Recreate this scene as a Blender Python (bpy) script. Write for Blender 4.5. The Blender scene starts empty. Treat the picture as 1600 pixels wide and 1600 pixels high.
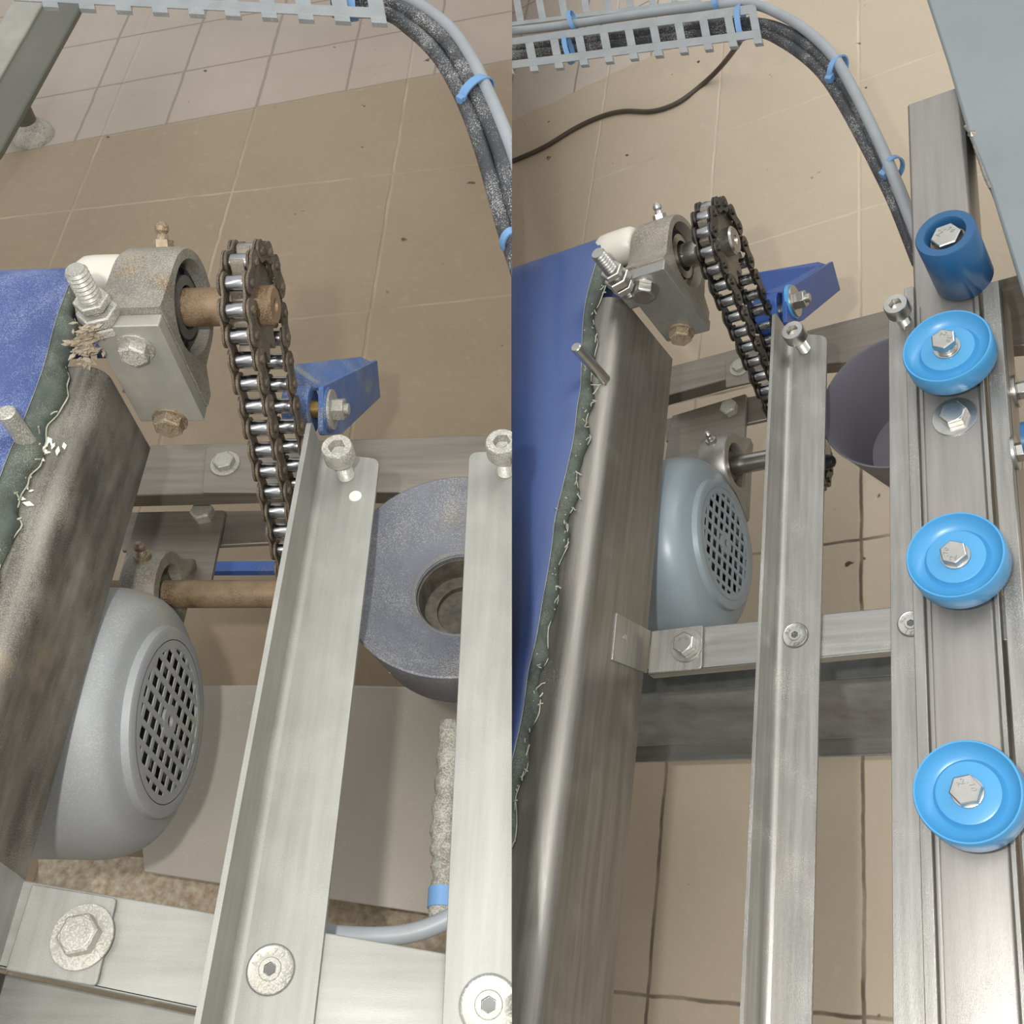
import bpy, bmesh, math, random
from mathutils import Vector, Matrix
random.seed(7)
sc = bpy.context.scene
COL = sc.collection
# ---------------------------------------------------------------- camera, world, lights
F_PX = 1700.0
# rows: camera right / down / forward; columns: machine axes across (x), away (y), up (z)
FL = Matrix(((0.9963, 0.0411, -0.0759), (-0.0094, -0.8228, -0.5683), (-0.0858, 0.5669, -0.8193)))
FR = Matrix(((0.8213, 0.1428, -0.5524), (-0.1535, -0.8772, -0.4550), (-0.5495, 0.4585, -0.6984)))
DL, DR, H0 = 0.70, 0.85, 0.55
CAMZ = DL + H0
cam_d = bpy.data.cameras.new('camera'); cam = bpy.data.objects.new('camera', cam_d); COL.objects.link(cam)
cam_d.sensor_width = 36; cam_d.lens = 36 * F_PX / 1600; cam_d.clip_start = 0.01; cam_d.clip_end = 50
r0, r1, r2 = Vector(FL[0]), Vector(FL[1]), Vector(FL[2])
cm = Matrix((( r0.x, -r1.x, -r2.x, 0), (r0.y, -r1.y, -r2.y, 0), (r0.z, -r1.z, -r2.z, CAMZ), (0, 0, 0, 1)))
cam.matrix_world = cm
sc.camera = cam
w = bpy.data.worlds.new('world'); sc.world = w; w.use_nodes = True
_nt = w.node_tree; _bg = _nt.nodes['Background']; _tc = _nt.nodes.new('ShaderNodeTexCoord')
_sp = _nt.nodes.new('ShaderNodeSeparateXYZ'); _nt.links.new(_tc.outputs['Generated'], _sp.inputs[0])
_rp = _nt.nodes.new('ShaderNodeValToRGB'); _mr = _nt.nodes.new('ShaderNodeMapRange')
_mr.inputs[1].default_value = -1; _mr.inputs[2].default_value = 1
_nt.links.new(_sp.outputs[2], _mr.inputs[0]); _nt.links.new(_mr.outputs[0], _rp.inputs[0])
_e = _rp.color_ramp.elements       # dim floor level, mid-grey walls, bright hall ceiling
_e[0].position = 0.0; _e[0].color = (0.30, 0.28, 0.25, 1); _e[1].position = 1.0; _e[1].color = (1.0, 1.0, 1.0, 1)
for _p, _c in ((0.48, (0.36, 0.35, 0.33, 1)), (0.60, (0.55, 0.56, 0.56, 1)), (0.78, (0.86, 0.88, 0.9, 1))):
    _x = _e.new(_p); _x.color = _c
_nt.links.new(_rp.outputs[0], _bg.inputs[0]); _bg.inputs[1].default_value = 1.2
sc.view_settings.view_transform = 'Standard'; sc.view_settings.look = 'None'
sc.view_settings.exposure = 0.0; sc.view_settings.gamma = 1
def area(name, loc, target, size, sizey, power, color=(1, 1, 1)):
    d = bpy.data.lights.new(name, 'AREA'); d.shape = 'RECTANGLE'; d.size = size; d.size_y = sizey
    d.energy = power; d.color = color
    o = bpy.data.objects.new(name, d); COL.objects.link(o); o.location = loc
    o.rotation_euler = (Vector(target) - Vector(loc)).to_track_quat('-Z', 'Y').to_euler()
    return o
# phone flash close above the lens, and two unseen ceiling tubes added to give the metal reflections
area('phone_flash', cm @ Vector((-0.10, 0.06, 0.02)), cm @ Vector((0, -0.05, -1)), 0.025, 0.025, 6.6, (1, 0.99, 0.98))
area('added_tube_light', (-1.2, -0.6, 3.0), (-0.3, 0.5, 0.5), 0.35, 2.4, 22, (1, 0.985, 0.97))
area('added_tube_light', (1.3, 1.6, 3.0), (0.2, 0.5, 0.5), 0.35, 2.4, 18, (1, 0.985, 0.97))

# ---------------------------------------------------------------- the two machine frames
class Side:
    def __init__(s, F, D):
        s.F, s.D = F, D
        R = FL.transposed() @ F
        s.T = Matrix.Translation((0, 0, CAMZ)) @ R.to_4x4() @ Matrix.Translation((0, 0, -D))
    def ray(s, px, py): return s.F.transposed() @ Vector((px - 800, py - 800, F_PX))
    def P(s, px, py, h):
        d = s.ray(px, py); t = (h - s.D) / d.z; return Vector((d.x * t, d.y * t, h))
    def X(s, px, py, x):
        d = s.ray(px, py); t = x / d.x; return Vector((x, d.y * t, s.D + d.z * t))
    def Y(s, px, py, y):
        d = s.ray(px, py); t = y / d.y; return Vector((d.x * t, y, s.D + d.z * t))
    def mpp(s, px, py, h):      # metres per pixel across the line of sight
        c = s.F @ (s.P(px, py, h) - Vector((0, 0, s.D))); return c.z / F_PX * (c.length / c.z) ** 0.5
L, R = Side(FL, DL), Side(FR, DR)

# ---------------------------------------------------------------- materials
def N(nt, t, **kw):
    n = nt.nodes.new(t)
    for k, v in kw.items(): setattr(n, k, v)
    return n
def new_mat(name):
    m = bpy.data.materials.new(name); m.use_nodes = True
    nt = m.node_tree; b = nt.nodes['Principled BSDF']; return m, nt, b
def c4(c): return (c[0], c[1], c[2], 1)
def srgb(r, g, b):
    f = lambda v: (v / 255 / 12.92) if v / 255 <= 0.04045 else ((v / 255 + 0.055) / 1.055) ** 2.4
    return (f(r), f(g), f(b))
def noise(nt, co, scale, detail=4, stretch=None, rough=0.55):
    if stretch:
        mp = N(nt, 'ShaderNodeMapping'); mp.inputs['Scale'].default_value = stretch
        nt.links.new(co, mp.inputs[0]); co = mp.outputs[0]
    n = N(nt, 'ShaderNodeTexNoise'); n.inputs['Scale'].default_value = scale
    n.inputs['Detail'].default_value = detail; n.inputs['Roughness'].default_value = rough
    nt.links.new(co, n.inputs['Vector']); return n.outputs['Fac']
def ramp(nt, fac, a, b, lo=0.0, hi=1.0):
    m = N(nt, 'ShaderNodeMapRange'); m.inputs[1].default_value = a; m.inputs[2].default_value = b
    m.inputs[3].default_value = lo; m.inputs[4].default_value = hi
    nt.links.new(fac, m.inputs[0]); return m.outputs[0]
def mix(nt, fac, a, b):
    m = N(nt, 'ShaderNodeMix', data_type='RGBA')
    for sock, v in ((m.inputs['Factor'], fac), (m.inputs[6], a), (m.inputs[7], b)):
        if hasattr(v, 'links'): nt.links.new(v, sock)
        else: sock.default_value = v if isinstance(v, float) else c4(v)
    return m.outputs[2]
def surf(name, base, base2=None, metal=0.0, rough=0.5, scale=30, stretch=None, dust=0.0, dust_col=(150, 146, 132),
         dust_scale=1500, patch=0.0, patch_col=(110, 90, 65), patch_scale=25, bump=0.0, bump_scale=400, spec=0.5, damt=0.6):
    m, nt, b = new_mat(name)
    co = N(nt, 'ShaderNodeTexCoord').outputs['Object']
    col = mix(nt, ramp(nt, noise(nt, co, scale, 5, stretch), 0.3, 0.7), srgb(*base), srgb(*(base2 or base)))
    b.inputs['Metallic'].default_value = metal; b.inputs['Roughness'].default_value = rough
    b.inputs['Specular IOR Level'].default_value = spec
    met = None
    if patch:
        pf = ramp(nt, noise(nt, co, patch_scale, 6), 0.62 - patch * 0.3, 0.75 - patch * 0.2)
        col = mix(nt, pf, col, srgb(*patch_col))
    if dust:
        a = noise(nt, co, dust_scale, 2); bb = noise(nt, co, 22, 4)
        mm = N(nt, 'ShaderNodeMath', operation='ADD'); nt.links.new(a, mm.inputs[0])
        s2 = N(nt, 'ShaderNodeMath', operation='MULTIPLY'); nt.links.new(bb, s2.inputs[0]); s2.inputs[1].default_value = 0.6
        nt.links.new(s2.outputs[0], mm.inputs[1])
        df = ramp(nt, mm.outputs[0], 0.94 - dust * 0.35, 1.10 - dust * 0.35, 0, damt)
        col = mix(nt, df, col, srgb(*dust_col))
        if metal: nt.links.new(ramp(nt, df, 0, 1, metal, 0.05), b.inputs['Metallic'])
        nt.links.new(ramp(nt, df, 0, 1, rough, 0.9), b.inputs['Roughness'])
    nt.links.new(col, b.inputs['Base Color'])
    if bump:
        bp = N(nt, 'ShaderNodeBump'); bp.inputs['Strength'].default_value = bump; bp.inputs['Distance'].default_value = 0.0006
        nt.links.new(noise(nt, co, bump_scale, 4, stretch if stretch else None), bp.inputs['Height'])
        nt.links.new(bp.outputs[0], b.inputs['Normal'])
    return m
Ystr = (9, 0.5, 9)
M = {}
M['steel_dusty'] = surf('dusty_stainless', (146, 145, 138), (132, 131, 124), 0.4, 0.5, 14, Ystr, 0.5, (168, 167, 160), 1500, bump=0.15, damt=0.35)
M['steel_dusty_x'] = surf('dusty_stainless_cross', (148, 147, 139), (134, 132, 125), 0.4, 0.5, 14, (0.5, 9, 9), 0.5, (168, 167, 160), 1500, bump=0.15, damt=0.35)
M['steel'] = surf('brushed_stainless', (164, 162, 156), (138, 136, 130), 0.75, 0.38, 16, Ystr, 0.18, (190, 186, 175), 1200, bump=0.25)
M['steel_x'] = surf('brushed_stainless_cross', (164, 162, 156), (140, 138, 132), 0.75, 0.4, 16, (0.5, 9, 9), 0.15, (190, 186, 175), 1200, bump=0.2)
M['steel_beam'] = surf('dull_stainless_beam', (146, 143, 136), (120, 117, 110), 0.8, 0.36, 16, Ystr, 0.05, (150, 140, 125), 1200, bump=0.25)
M['beam_dirty'] = surf('grimy_stainless_beam', (128, 124, 114), (80, 77, 71), 0.5, 0.42, 14, (10, 0.7, 4), 0.45, (160, 156, 142), 1500, damt=0.5, patch=0.12, patch_col=(140, 126, 104), patch_scale=14, bump=0.2)
M['chrome'] = surf('bright_bolt_steel', (196, 194, 188), (172, 170, 164), 0.95, 0.28, 60)
M['bolt_dusty'] = surf('dusty_bolt_steel', (168, 166, 157), (148, 145, 135), 0.55, 0.42, 80, None, 0.5, (200, 196, 182), 900)
M['bolt_rust'] = surf('rusty_bolt_steel', (150, 138, 118), (122, 106, 84), 0.5, 0.5, 90, None, 0.5, (170, 155, 130), 900, 0.4, (112, 84, 56), 60)
M['cast_dirty'] = surf('dusty_cast_iron', (128, 124, 114), (104, 100, 91), 0.3, 0.55, 30, None, 0.55, (162, 156, 140), 900, 0.3, (120, 100, 76), 30, bump=0.4)
M['cast'] = surf('grey_cast_iron', (146, 138, 126), (124, 117, 106), 0.4, 0.42, 30, None, 0.3, (175, 167, 150), 700, bump=0.5)
M['plate_grey'] = surf('satin_steel_plate', (150, 148, 142), (132, 130, 124), 0.6, 0.35, 16, None, 0.15, (170, 165, 150), 900)
M['plate_dusty'] = surf('dusty_steel_plate', (160, 158, 148), (144, 141, 130), 0.35, 0.45, 16, None, 0.4, (180, 177, 164), 1500, damt=0.4)
M['rusty_shaft'] = surf('rusty_shaft', (140, 118, 92), (104, 84, 60), 0.35, 0.5, 40, None, 0.45, (150, 132, 105), 900, 0.3, (92, 68, 46), 40)
M['shaft'] = surf('ground_shaft_steel', (182, 178, 170), (150, 146, 138), 0.95, 0.27, 30, (0.5, 9, 9))
M['chain_roller'] = surf('oily_chain_steel', (172, 172, 172), (140, 140, 140), 1.0, 0.22, 60)
M['chain_dirty'] = surf('caked_chain_plate', (92, 82, 68), (62, 55, 47), 0.35, 0.6, 120, None, 0.45, (128, 112, 90), 1200, bump=0.8, bump_scale=700)
M['chain_clean'] = surf('black_chain_plate', (88, 84, 78), (58, 55, 51), 0.85, 0.3, 80, None, 0.1, (120, 104, 84), 900)
M['sprocket'] = surf('worn_sprocket_steel', (128, 120, 106), (100, 92, 80), 0.6, 0.45, 50, None, 0.35, (150, 138, 116), 900)
M['grey_paint_dusty'] = surf('dusty_grey_blue_paint', (148, 150, 150), (137, 139, 139), 0.0, 0.5, 10, None, 0.3, (172, 172, 162), 900, 0.12, (150, 145, 125), 18)
M['grey_paint'] = surf('grey_blue_paint', (136, 147, 152), (128, 139, 145), 0.0, 0.33, 10)
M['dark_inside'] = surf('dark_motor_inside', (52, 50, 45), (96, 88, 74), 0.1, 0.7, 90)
M['belt_dusty'] = surf('dusty_blue_belt', (62, 80, 130), (56, 72, 120), 0.0, 0.5, 10, None, 0.42, (150, 160, 190), 1300)
M['belt'] = surf('blue_belt', (54, 74, 120), (48, 67, 111), 0.0, 0.42, 8)
M['felt'] = surf('belt_edge_felt', (78, 86, 78), (56, 62, 56), 0.0, 0.85, 60, None, 0.25, (140, 142, 124), 1500)
M['fray'] = surf('frayed_belt_thread', (176, 178, 160), (140, 142, 122), 0.0, 0.9, 60)
M['blue'] = surf('light_blue_plastic', (74, 146, 192), (66, 138, 184), 0.0, 0.32, 8)
M['navy'] = surf('navy_blue_plastic', (40, 88, 128), (34, 78, 116), 0.0, 0.3, 8)
M['blue_paint'] = surf('blue_painted_steel', (40, 78, 146), (34, 68, 130), 0.0, 0.4, 12, None, 0.04)
M['blue_paint_dirty'] = surf('dusty_blue_painted_steel', (66, 98, 150), (52, 80, 128), 0.0, 0.5, 20, None, 0.4, (150, 155, 150), 900, 0.2, (120, 118, 100), 40)
M['tie'] = surf('blue_zip_tie', (108, 148, 190), (98, 138, 180), 0.0, 0.4, 12)
M['rubber_dirty'] = surf('dusty_grey_rubber', (98, 99, 106), (80, 82, 90), 0.0, 0.6, 20, None, 0.35, (160, 158, 150), 1100, 0.2, (104, 92, 72), 12, bump=0.4)
M['cup'] = surf('grey_plastic_cup', (104, 102, 108), (98, 96, 102), 0.0, 0.45, 8)
M['black'] = surf('black_cable', (48, 50, 54), (38, 40, 44), 0.0, 0.45, 20)
M['black_dusty'] = surf('flour_dusted_black_cable', (62, 64, 68), (50, 52, 56), 0.0, 0.5, 20, None, 0.25, (185, 183, 176), 700, damt=0.9)
M['grey_cable'] = surf('grey_cable', (150, 155, 158), (138, 143, 146), 0.0, 0.45, 20, None, 0.1)
M['tray'] = surf('galvanised_cable_tray', (156, 160, 160), (142, 146, 146), 0.35, 0.45, 30, None, 0.2, (178, 178, 170), 500)
M['white_plastic'] = surf('white_nylon', (200, 195, 182), (188, 182, 168), 0.0, 0.35, 8)
M['column'] = surf('grey_painted_column', (134, 141, 142), (124, 130, 131), 0.1, 0.38, 6)
M['leg_dark'] = surf('olive_grey_paint', (96, 96, 86), (86, 86, 77), 0.1, 0.5, 6)
M['post'] = surf('satin_steel_post', (156, 152, 146), (142, 138, 132), 0.7, 0.36, 14, Ystr, 0.04, bump=0.15)
M['rear'] = surf('satin_rear_member', (138, 130, 120), (120, 113, 102), 0.6, 0.42, 14, (0.5, 9, 9), 0.1)
M['dark_plate'] = surf('dark_galvanised_plate', (104, 105, 102), (84, 85, 82), 0.6, 0.45, 40, None, 0.05)
M['web'] = surf('dusty_grey_channel', (146, 146, 142), (122, 122, 118), 0.3, 0.55, 30, None, 0.2, (165, 162, 152), 900)
M['crust'] = surf('dough_crusted_hose', (150, 148, 138), (105, 102, 92), 0.0, 0.8, 160, None, 0.5, (190, 186, 172), 700, bump=1.0)
M['brass'] = surf('brass_bush', (170, 140, 80), (140, 112, 62), 0.8, 0.4, 60)
M['tan_grime'] = surf('tan_grime', (128, 108, 84), (170, 160, 140), 0.0, 0.9, 120, bump=1.0)
M['white_chip'] = surf('white_dried_dough', (226, 222, 206), (206, 200, 180), 0.0, 0.7, 30)
M['drip'] = surf('dull_grey_drip_sheet', (158, 150, 137), (150, 142, 130), 0.05, 0.6, 5, None, 0.12, (165, 160, 148), 300)
M['cord'] = surf('dark_brown_cord', (74, 64, 52), (62, 54, 44), 0.0, 0.5, 20)
M['weld'] = surf('silver_weld_bead', (160, 156, 146), (130, 126, 118), 0.8, 0.3, 90)

def floor_mat(name, tile, tile2, grout_l, grout_d, white, tx, x0, ty, y0, skew, wl, split, seed):
    """tiles of tx by ty metres; beyond the line split=(y at x=0, slope) the tiles are pale with dark joints"""
    m, nt, b = new_mat(name)
    co = N(nt, 'ShaderNodeTexCoord').outputs['Object']
    sp = N(nt, 'ShaderNodeSeparateXYZ'); nt.links.new(co, sp.inputs[0])
    def ma(op, a, bb=None, c=None):
        n = N(nt, 'ShaderNodeMath', operation=op)
        for i, v in enumerate((a, bb, c)):
            if v is None: continue
            if hasattr(v, 'links'): nt.links.new(v, n.inputs[i])
            else: n.inputs[i].default_value = v
        return n.outputs[0]
    wob = ma('MULTIPLY', ma('SUBTRACT', noise(nt, co, 18, 3), 0.5), 0.006)
    x = ma('ADD', sp.outputs[0], wob); y0s = ma('ADD', sp.outputs[1], wob)
    def grid(v, per, off):
        q = ma('DIVIDE', ma('SUBTRACT', v, off), per)
        return ma('MULTIPLY', ma('ABSOLUTE', ma('SUBTRACT', q, ma('ROUND', q))), per)
    def zone(xx, yy, txx, xo, tyy, yo):
        return ma('MINIMUM', grid(xx, txx, xo), grid(yy, tyy, yo))
    ysk = ma('ADD', y0s, ma('MULTIPLY', x, -skew))
    d1 = zone(x, ysk, tx, x0, ty, y0)
    ysk2 = ma('ADD', y0s, ma('MULTIPLY', x, -split[1]))
    d2 = zone(x, ysk2, wl[0], wl[1], wl[2], wl[3])
    big = noise(nt, co, 3.0, 5); fine = noise(nt, co, 60, 5)
    tcol = mix(nt, ramp(nt, big, 0.3, 0.7), srgb(*tile), srgb(*tile2))
    tcol = mix(nt, ramp(nt, fine, 0.55, 0.8, 0, 0.35), tcol, srgb(*grout_l))
    # joints: pale where clean, dark where dirt collects
    gf = ramp(nt, noise(nt, co, 5.0, 3), 0.42, 0.6)
    if seed: gy = ramp(nt, sp.outputs[1], 1.0, 1.3); gcol = mix(nt, gy, srgb(*grout_d), mix(nt, gf, srgb(*grout_l), srgb(*tile2)))
    else: gcol = mix(nt, gf, srgb(*grout_l), srgb(*tile2))
    gw = ramp(nt, noise(nt, co, 9.0, 4), 0.35, 0.6, 0.35, 1.0); g1 = ma('MULTIPLY', ramp(nt, d1, 0.0014, 0.0034, 0.85, 0), gw)
    c1 = mix(nt, g1, tcol, gcol)
    wcol = mix(nt, ramp(nt, big, 0.3, 0.7), srgb(*white), srgb(*[v - 10 for v in white]))
    c2 = mix(nt, ramp(nt, d2, 0.0016, 0.0034, 0.6, 0), wcol, srgb(112, 100, 84))
    edge = ma('SUBTRACT', ma('ADD', ysk2, ma('MULTIPLY', wob, 3.0)), split[0])
    col = mix(nt, ramp(nt, edge, -0.003, 0.003), c1, c2)
    spot = ramp(nt, noise(nt, co, 34, 2), 0.74, 0.78)
    col = mix(nt, spot, col, srgb(88, 74, 58))
    nt.links.new(col, b.inputs['Base Color'])
    b.inputs['Roughness'].default_value = 0.5; b.inputs['Specular IOR Level'].default_value = 0.35
    bp = N(nt, 'ShaderNodeBump'); bp.inputs['Strength'].default_value = 0.4; bp.inputs['Distance'].default_value = 0.002
    nt.links.new(ma('SUBTRACT', ma('MULTIPLY', fine, 0.2), g1), bp.inputs['Height']); nt.links.new(bp.outputs[0], b.inputs['Normal'])
    return m
M['floor_l'] = floor_mat('brown_floor_tile', (152, 136, 114), (142, 126, 104), (172, 156, 132), (92, 78, 60), (168, 156, 143),
                         0.2925, -0.3785, 0.345, 1.312, 0.12, (0.172, -0.842, 0.173, 1.991), (1.989, 0.243), 0)
M['floor_r'] = floor_mat('tan_floor_tile', (208, 192, 169), (198, 182, 158), (220, 206, 184), (78, 64, 50), (216, 204, 190),
                         0.2865, -0.457, 0.318, 0.125, 0.0, (0.2, -1.12, 0.24, 2.3), (2.10, 0.06), 1)

# ---------------------------------------------------------------- mesh builder
def basis(d, up=None):
    d = Vector(d).normalized(); a = Vector(up) if up else (Vector((0, 0, 1)) if abs(d.z) < 0.9 else Vector((0, 1, 0)))
    u = a.cross(d).normalized(); v = d.cross(u).normalized(); return u, v, d
_txt = {}
def glyphs(s):
    if s not in _txt:
        cu = bpy.data.curves.new('t', 'FONT'); cu.body = s; cu.size = 1; cu.align_x = 'CENTER'; cu.align_y = 'CENTER'; cu.resolution_u = 2
        ob = bpy.data.objects.new('t', cu); me = bpy.data.meshes.new_from_object(ob)
        _txt[s] = ([v.co.copy() for v in me.vertices], [tuple(p.vertices) for p in me.polygons])
        bpy.data.objects.remove(ob); bpy.data.meshes.remove(me); bpy.data.curves.remove(cu)
    return _txt[s]
class MB:
    def __init__(s): s.v = []; s.f = []
    def add(s, vs, fs):
        b = len(s.v); s.v += [Vector(v) for v in vs]; s.f += [tuple(i + b for i in f) for f in fs]; return s
    def loft(s, rings, caps=True, closed=False):
        n = len(rings[0]); vs = [p for r in rings for p in r]; fs = []
        m = len(rings)
        for k in range(m if closed else m - 1):
            k2 = (k + 1) % m
            for i in range(n):
                j = (i + 1) % n; fs.append((k * n + i, k * n + j, k2 * n + j, k2 * n + i))
        if caps and not closed: fs += [tuple(reversed(range(n))), tuple((m - 1) * n + i for i in range(n))]
        return s.add(vs, fs)
    def prism(s, pts, off):
        off = Vector(off); pts = [Vector(p) for p in pts]
        return s.loft([pts, [p + off for p in pts]])
    def box(s, c, sz, ax=None):
        u, v, w_ = ax or (Vector((1, 0, 0)), Vector((0, 1, 0)), Vector((0, 0, 1)))
        c = Vector(c); a, b_, d = [k / 2 for k in sz]
        ring = lambda t: [c + u * (i * a) + v * (j * b_) + w_ * t for i, j in ((-1, -1), (1, -1), (1, 1), (-1, 1))]
        return s.loft([ring(-d), ring(d)])
    def lathe(s, prof, o, d, seg=40, closed=False, up=None, phase=0.0):
        """prof: (radius, distance along d)"""
        o = Vector(o); u, v, w_ = basis(d, up)
        rings = [[o + w_ * t + (u * math.cos(a) + v * math.sin(a)) * max(r, 1e-5) for a in [phase + 2 * math.pi * i / seg for i in range(seg)]] for r, t in prof]
        return s.loft(rings, caps=not closed, closed=closed)
    def tube(s, path, r, seg=14):
        path = [Vector(p) for p in path]; rings = []
        u = None
        for i, p in enumerate(path):
            t = (path[min(i + 1, len(path) - 1)] - path[max(i - 1, 0)]).normalized()
            if u is None: u, v, _ = basis(t)
            u = (u - t * u.dot(t)).normalized(); v = t.cross(u)
            rr = r[i] if isinstance(r, list) else r
            rings.append([p + (u * math.cos(a) + v * math.sin(a)) * rr for a in [2 * math.pi * k / seg for k in range(seg)]])
        return s.loft(rings)
    def text(s, st, o, xd, yd, size, thick=0.0003):
        vs, fs = glyphs(st); o = Vector(o); xd = Vector(xd).normalized(); yd = Vector(yd).normalized(); n = xd.cross(yd)
        return s.add([o + xd * (p.x * size) + yd * (p.y * size) + n * thick for p in vs], fs)
    def ring_text(s, st, o, n, up, rad, size, a0, span, thick=0.0003):
        u, v, w_ = basis(n, up); k = len(st)
        for i, ch in enumerate(st):
            if ch == ' ': continue
            a = a0 - span * (i / max(1, k - 1) - 0.5)
            rd = u * math.cos(a) + v * math.sin(a); td = u * math.sin(a) - v * math.cos(a)
            s.text(ch, Vector(o) + rd * rad + w_ * thick, td, rd, size, 0.0)
        return s
def smooth_path(pts, n=8):
    pts = [Vector(p) for p in pts]; out = []
    P = [2 * pts[0] - pts[1]] + pts + [2 * pts[-1] - pts[-2]]
    for i in range(1, len(P) - 2):
        for k in range(n):
            t = k / n; a, b, c, d = P[i - 1], P[i], P[i + 1], P[i + 2]
            out.append(0.5 * ((2 * b) + (c - a) * t + (2 * a - 5 * b + 4 * c - d) * t * t + (3 * b - a - 3 * c + d) * t ** 3))
    return out + [pts[-1]]
MESHES = []
def mk(name, mb, mat, S, base=None, parent=None, bevel=0.0, label=None, angle=35):
    base = Vector(base) if base is not None else Vector((0, 0, 0))
    me = bpy.data.meshes.new(name); me.from_pydata([v - base for v in mb.v], [], mb.f)
    bm = bmesh.new(); bm.from_mesh(me); bmesh.ops.recalc_face_normals(bm, faces=bm.faces); bm.to_mesh(me); bm.free()
    for p in me.polygons: p.use_smooth = True
    me.set_sharp_from_angle(angle=math.radians(angle))
    me.materials.append(mat if not isinstance(mat, str) else M[mat])
    o = bpy.data.objects.new(name, me); COL.objects.link(o)
    if parent is not None: o.parent = parent
    else: o.matrix_world = S.T @ Matrix.Translation(base)
    if bevel:
        bv = o.modifiers.new('bevel', 'BEVEL'); bv.width = bevel; bv.segments = 2; bv.limit_method = 'ANGLE'; bv.angle_limit = math.radians(40)
        bv.harden_normals = False
    if label: o['label'] = label
    MESHES.append(o); return o
def thing(name, label, cat, S, base, group=None):
    o = bpy.data.objects.new(name, None); COL.objects.link(o); o.empty_display_size = 0.02
    o.matrix_world = S.T @ Matrix.Translation(Vector(base)); o['label'] = label; o['category'] = cat
    if group: o['group'] = group
    return o
def tag(o, label, cat, group=None, kind=None):
    o['label'] = label; o['category'] = cat
    if group: o['group'] = group
    if kind: o['kind'] = kind
    return o
def struct(o): o['kind'] = 'structure'; return o
XA, YA, ZA = Vector((1, 0, 0)), Vector((0, 1, 0)), Vector((0, 0, 1))
def rect_on(S, pix, h): return [S.P(x, y, h) for x, y in pix]
def rounded(pts, rads, n=5):
    """round the corners of a planar 3-D polygon"""
    out = []; k = len(pts)
    for i in range(k):
        r = rads[i]; p, a, b = pts[i], pts[i - 1], pts[(i + 1) % k]
        if not r: out.append(p); continue
        p1 = p + (a - p).normalized() * r; p2 = p + (b - p).normalized() * r
        for j in range(n + 1):
            t = j / n; out.append(p1 * (1 - t) ** 2 + p * 2 * t * (1 - t) + p2 * t * t)
    return out

# ---------------------------------------------------------------- floors
for S, nm, mat, x0, x1 in ((L, 'floor_left', 'floor_l', -3.4, 1.6), (R, 'floor_right', 'floor_r', -2.6, 2.6)):
    mb = MB(); mb.box(((x0 + x1) / 2, 2.0, -0.56), (x1 - x0, 6.4, 0.02)); struct(mk(nm, mb, mat, S))

# ---------------------------------------------------------------- fasteners
def hexring(o, d, r, t, phase=0.3, up=None):
    u, v, w_ = basis(d, up); return [Vector(o) + w_ * t + (u * math.cos(phase + k * math.pi / 3) + v * math.sin(phase + k * math.pi / 3)) * r for k in range(6)]
def hex_bolt(S, o, d, label, rw, rh, hh=None, mat='chrome', phase=0.3, group=None, base_t=0.0016, text=True, flange=0.0, stub=0.0):
    """washer resting on the surface point o, hexagonal head above it along d"""
    d = Vector(d).normalized(); hh = hh or rh * 0.62; t = thing('hex_bolt', label, 'bolt', S, o, group); o = Vector(o)
    z = 0.0
    if rw:
        mk('washer', MB().lathe([(rw * 0.45, 0), (rw, 0), (rw, base_t * 0.8), (rw - base_t * 0.2, base_t), (rw * 0.45, base_t)], o, d, 44, True), mat, S, o, t)
        z = base_t
    hb = MB()
    z0 = z - 0.003
    hb.lathe([(rh * 0.5, z0), (rh * 0.5, z)], o, d, 20)
    if flange: hb.lathe([(flange, z), (flange, z + 0.0012), (rh * 0.9, z + 0.002)], o, d, 36)
    hb.loft([hexring(o, d, rh, z, phase), hexring(o, d, rh, z + hh * 0.86, phase), hexring(o, d, rh * 0.88, z + hh, phase)])
    hb.lathe([(rh * 0.8, z + hh - 0.0002), (rh * 0.76, z + hh + 0.0003)], o, d, 30)
    if stub: hb.lathe([(stub, z + hh), (stub, z + hh + stub), (stub * 0.8, z + hh + stub * 1.3)], o, d, 20)
    mk('bolt_head', hb, mat, S, o, t, 0.0003)
    if text:
        tb = MB(); tb.ring_text('A2-70', o + d * (z + hh + 0.0004), d, None, rh * 0.45, rh * 0.42, phase + 1.2, 2.2)
        mk('marking', tb, mat, S, o, t)
    return t
def thread(mb, o, d, r, l, pitch, seg=18):
    n = max(2, int(l / pitch)); prof = []
    for i in range(n):
        a = i * l / n; prof += [(r * 0.84, a), (r, a + l / n * 0.5)]
    prof += [(r * 0.84, l)]
    mb.lathe([(r * 0.5, 0)] + prof + [(r * 0.5, l)], o, d, seg)
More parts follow.
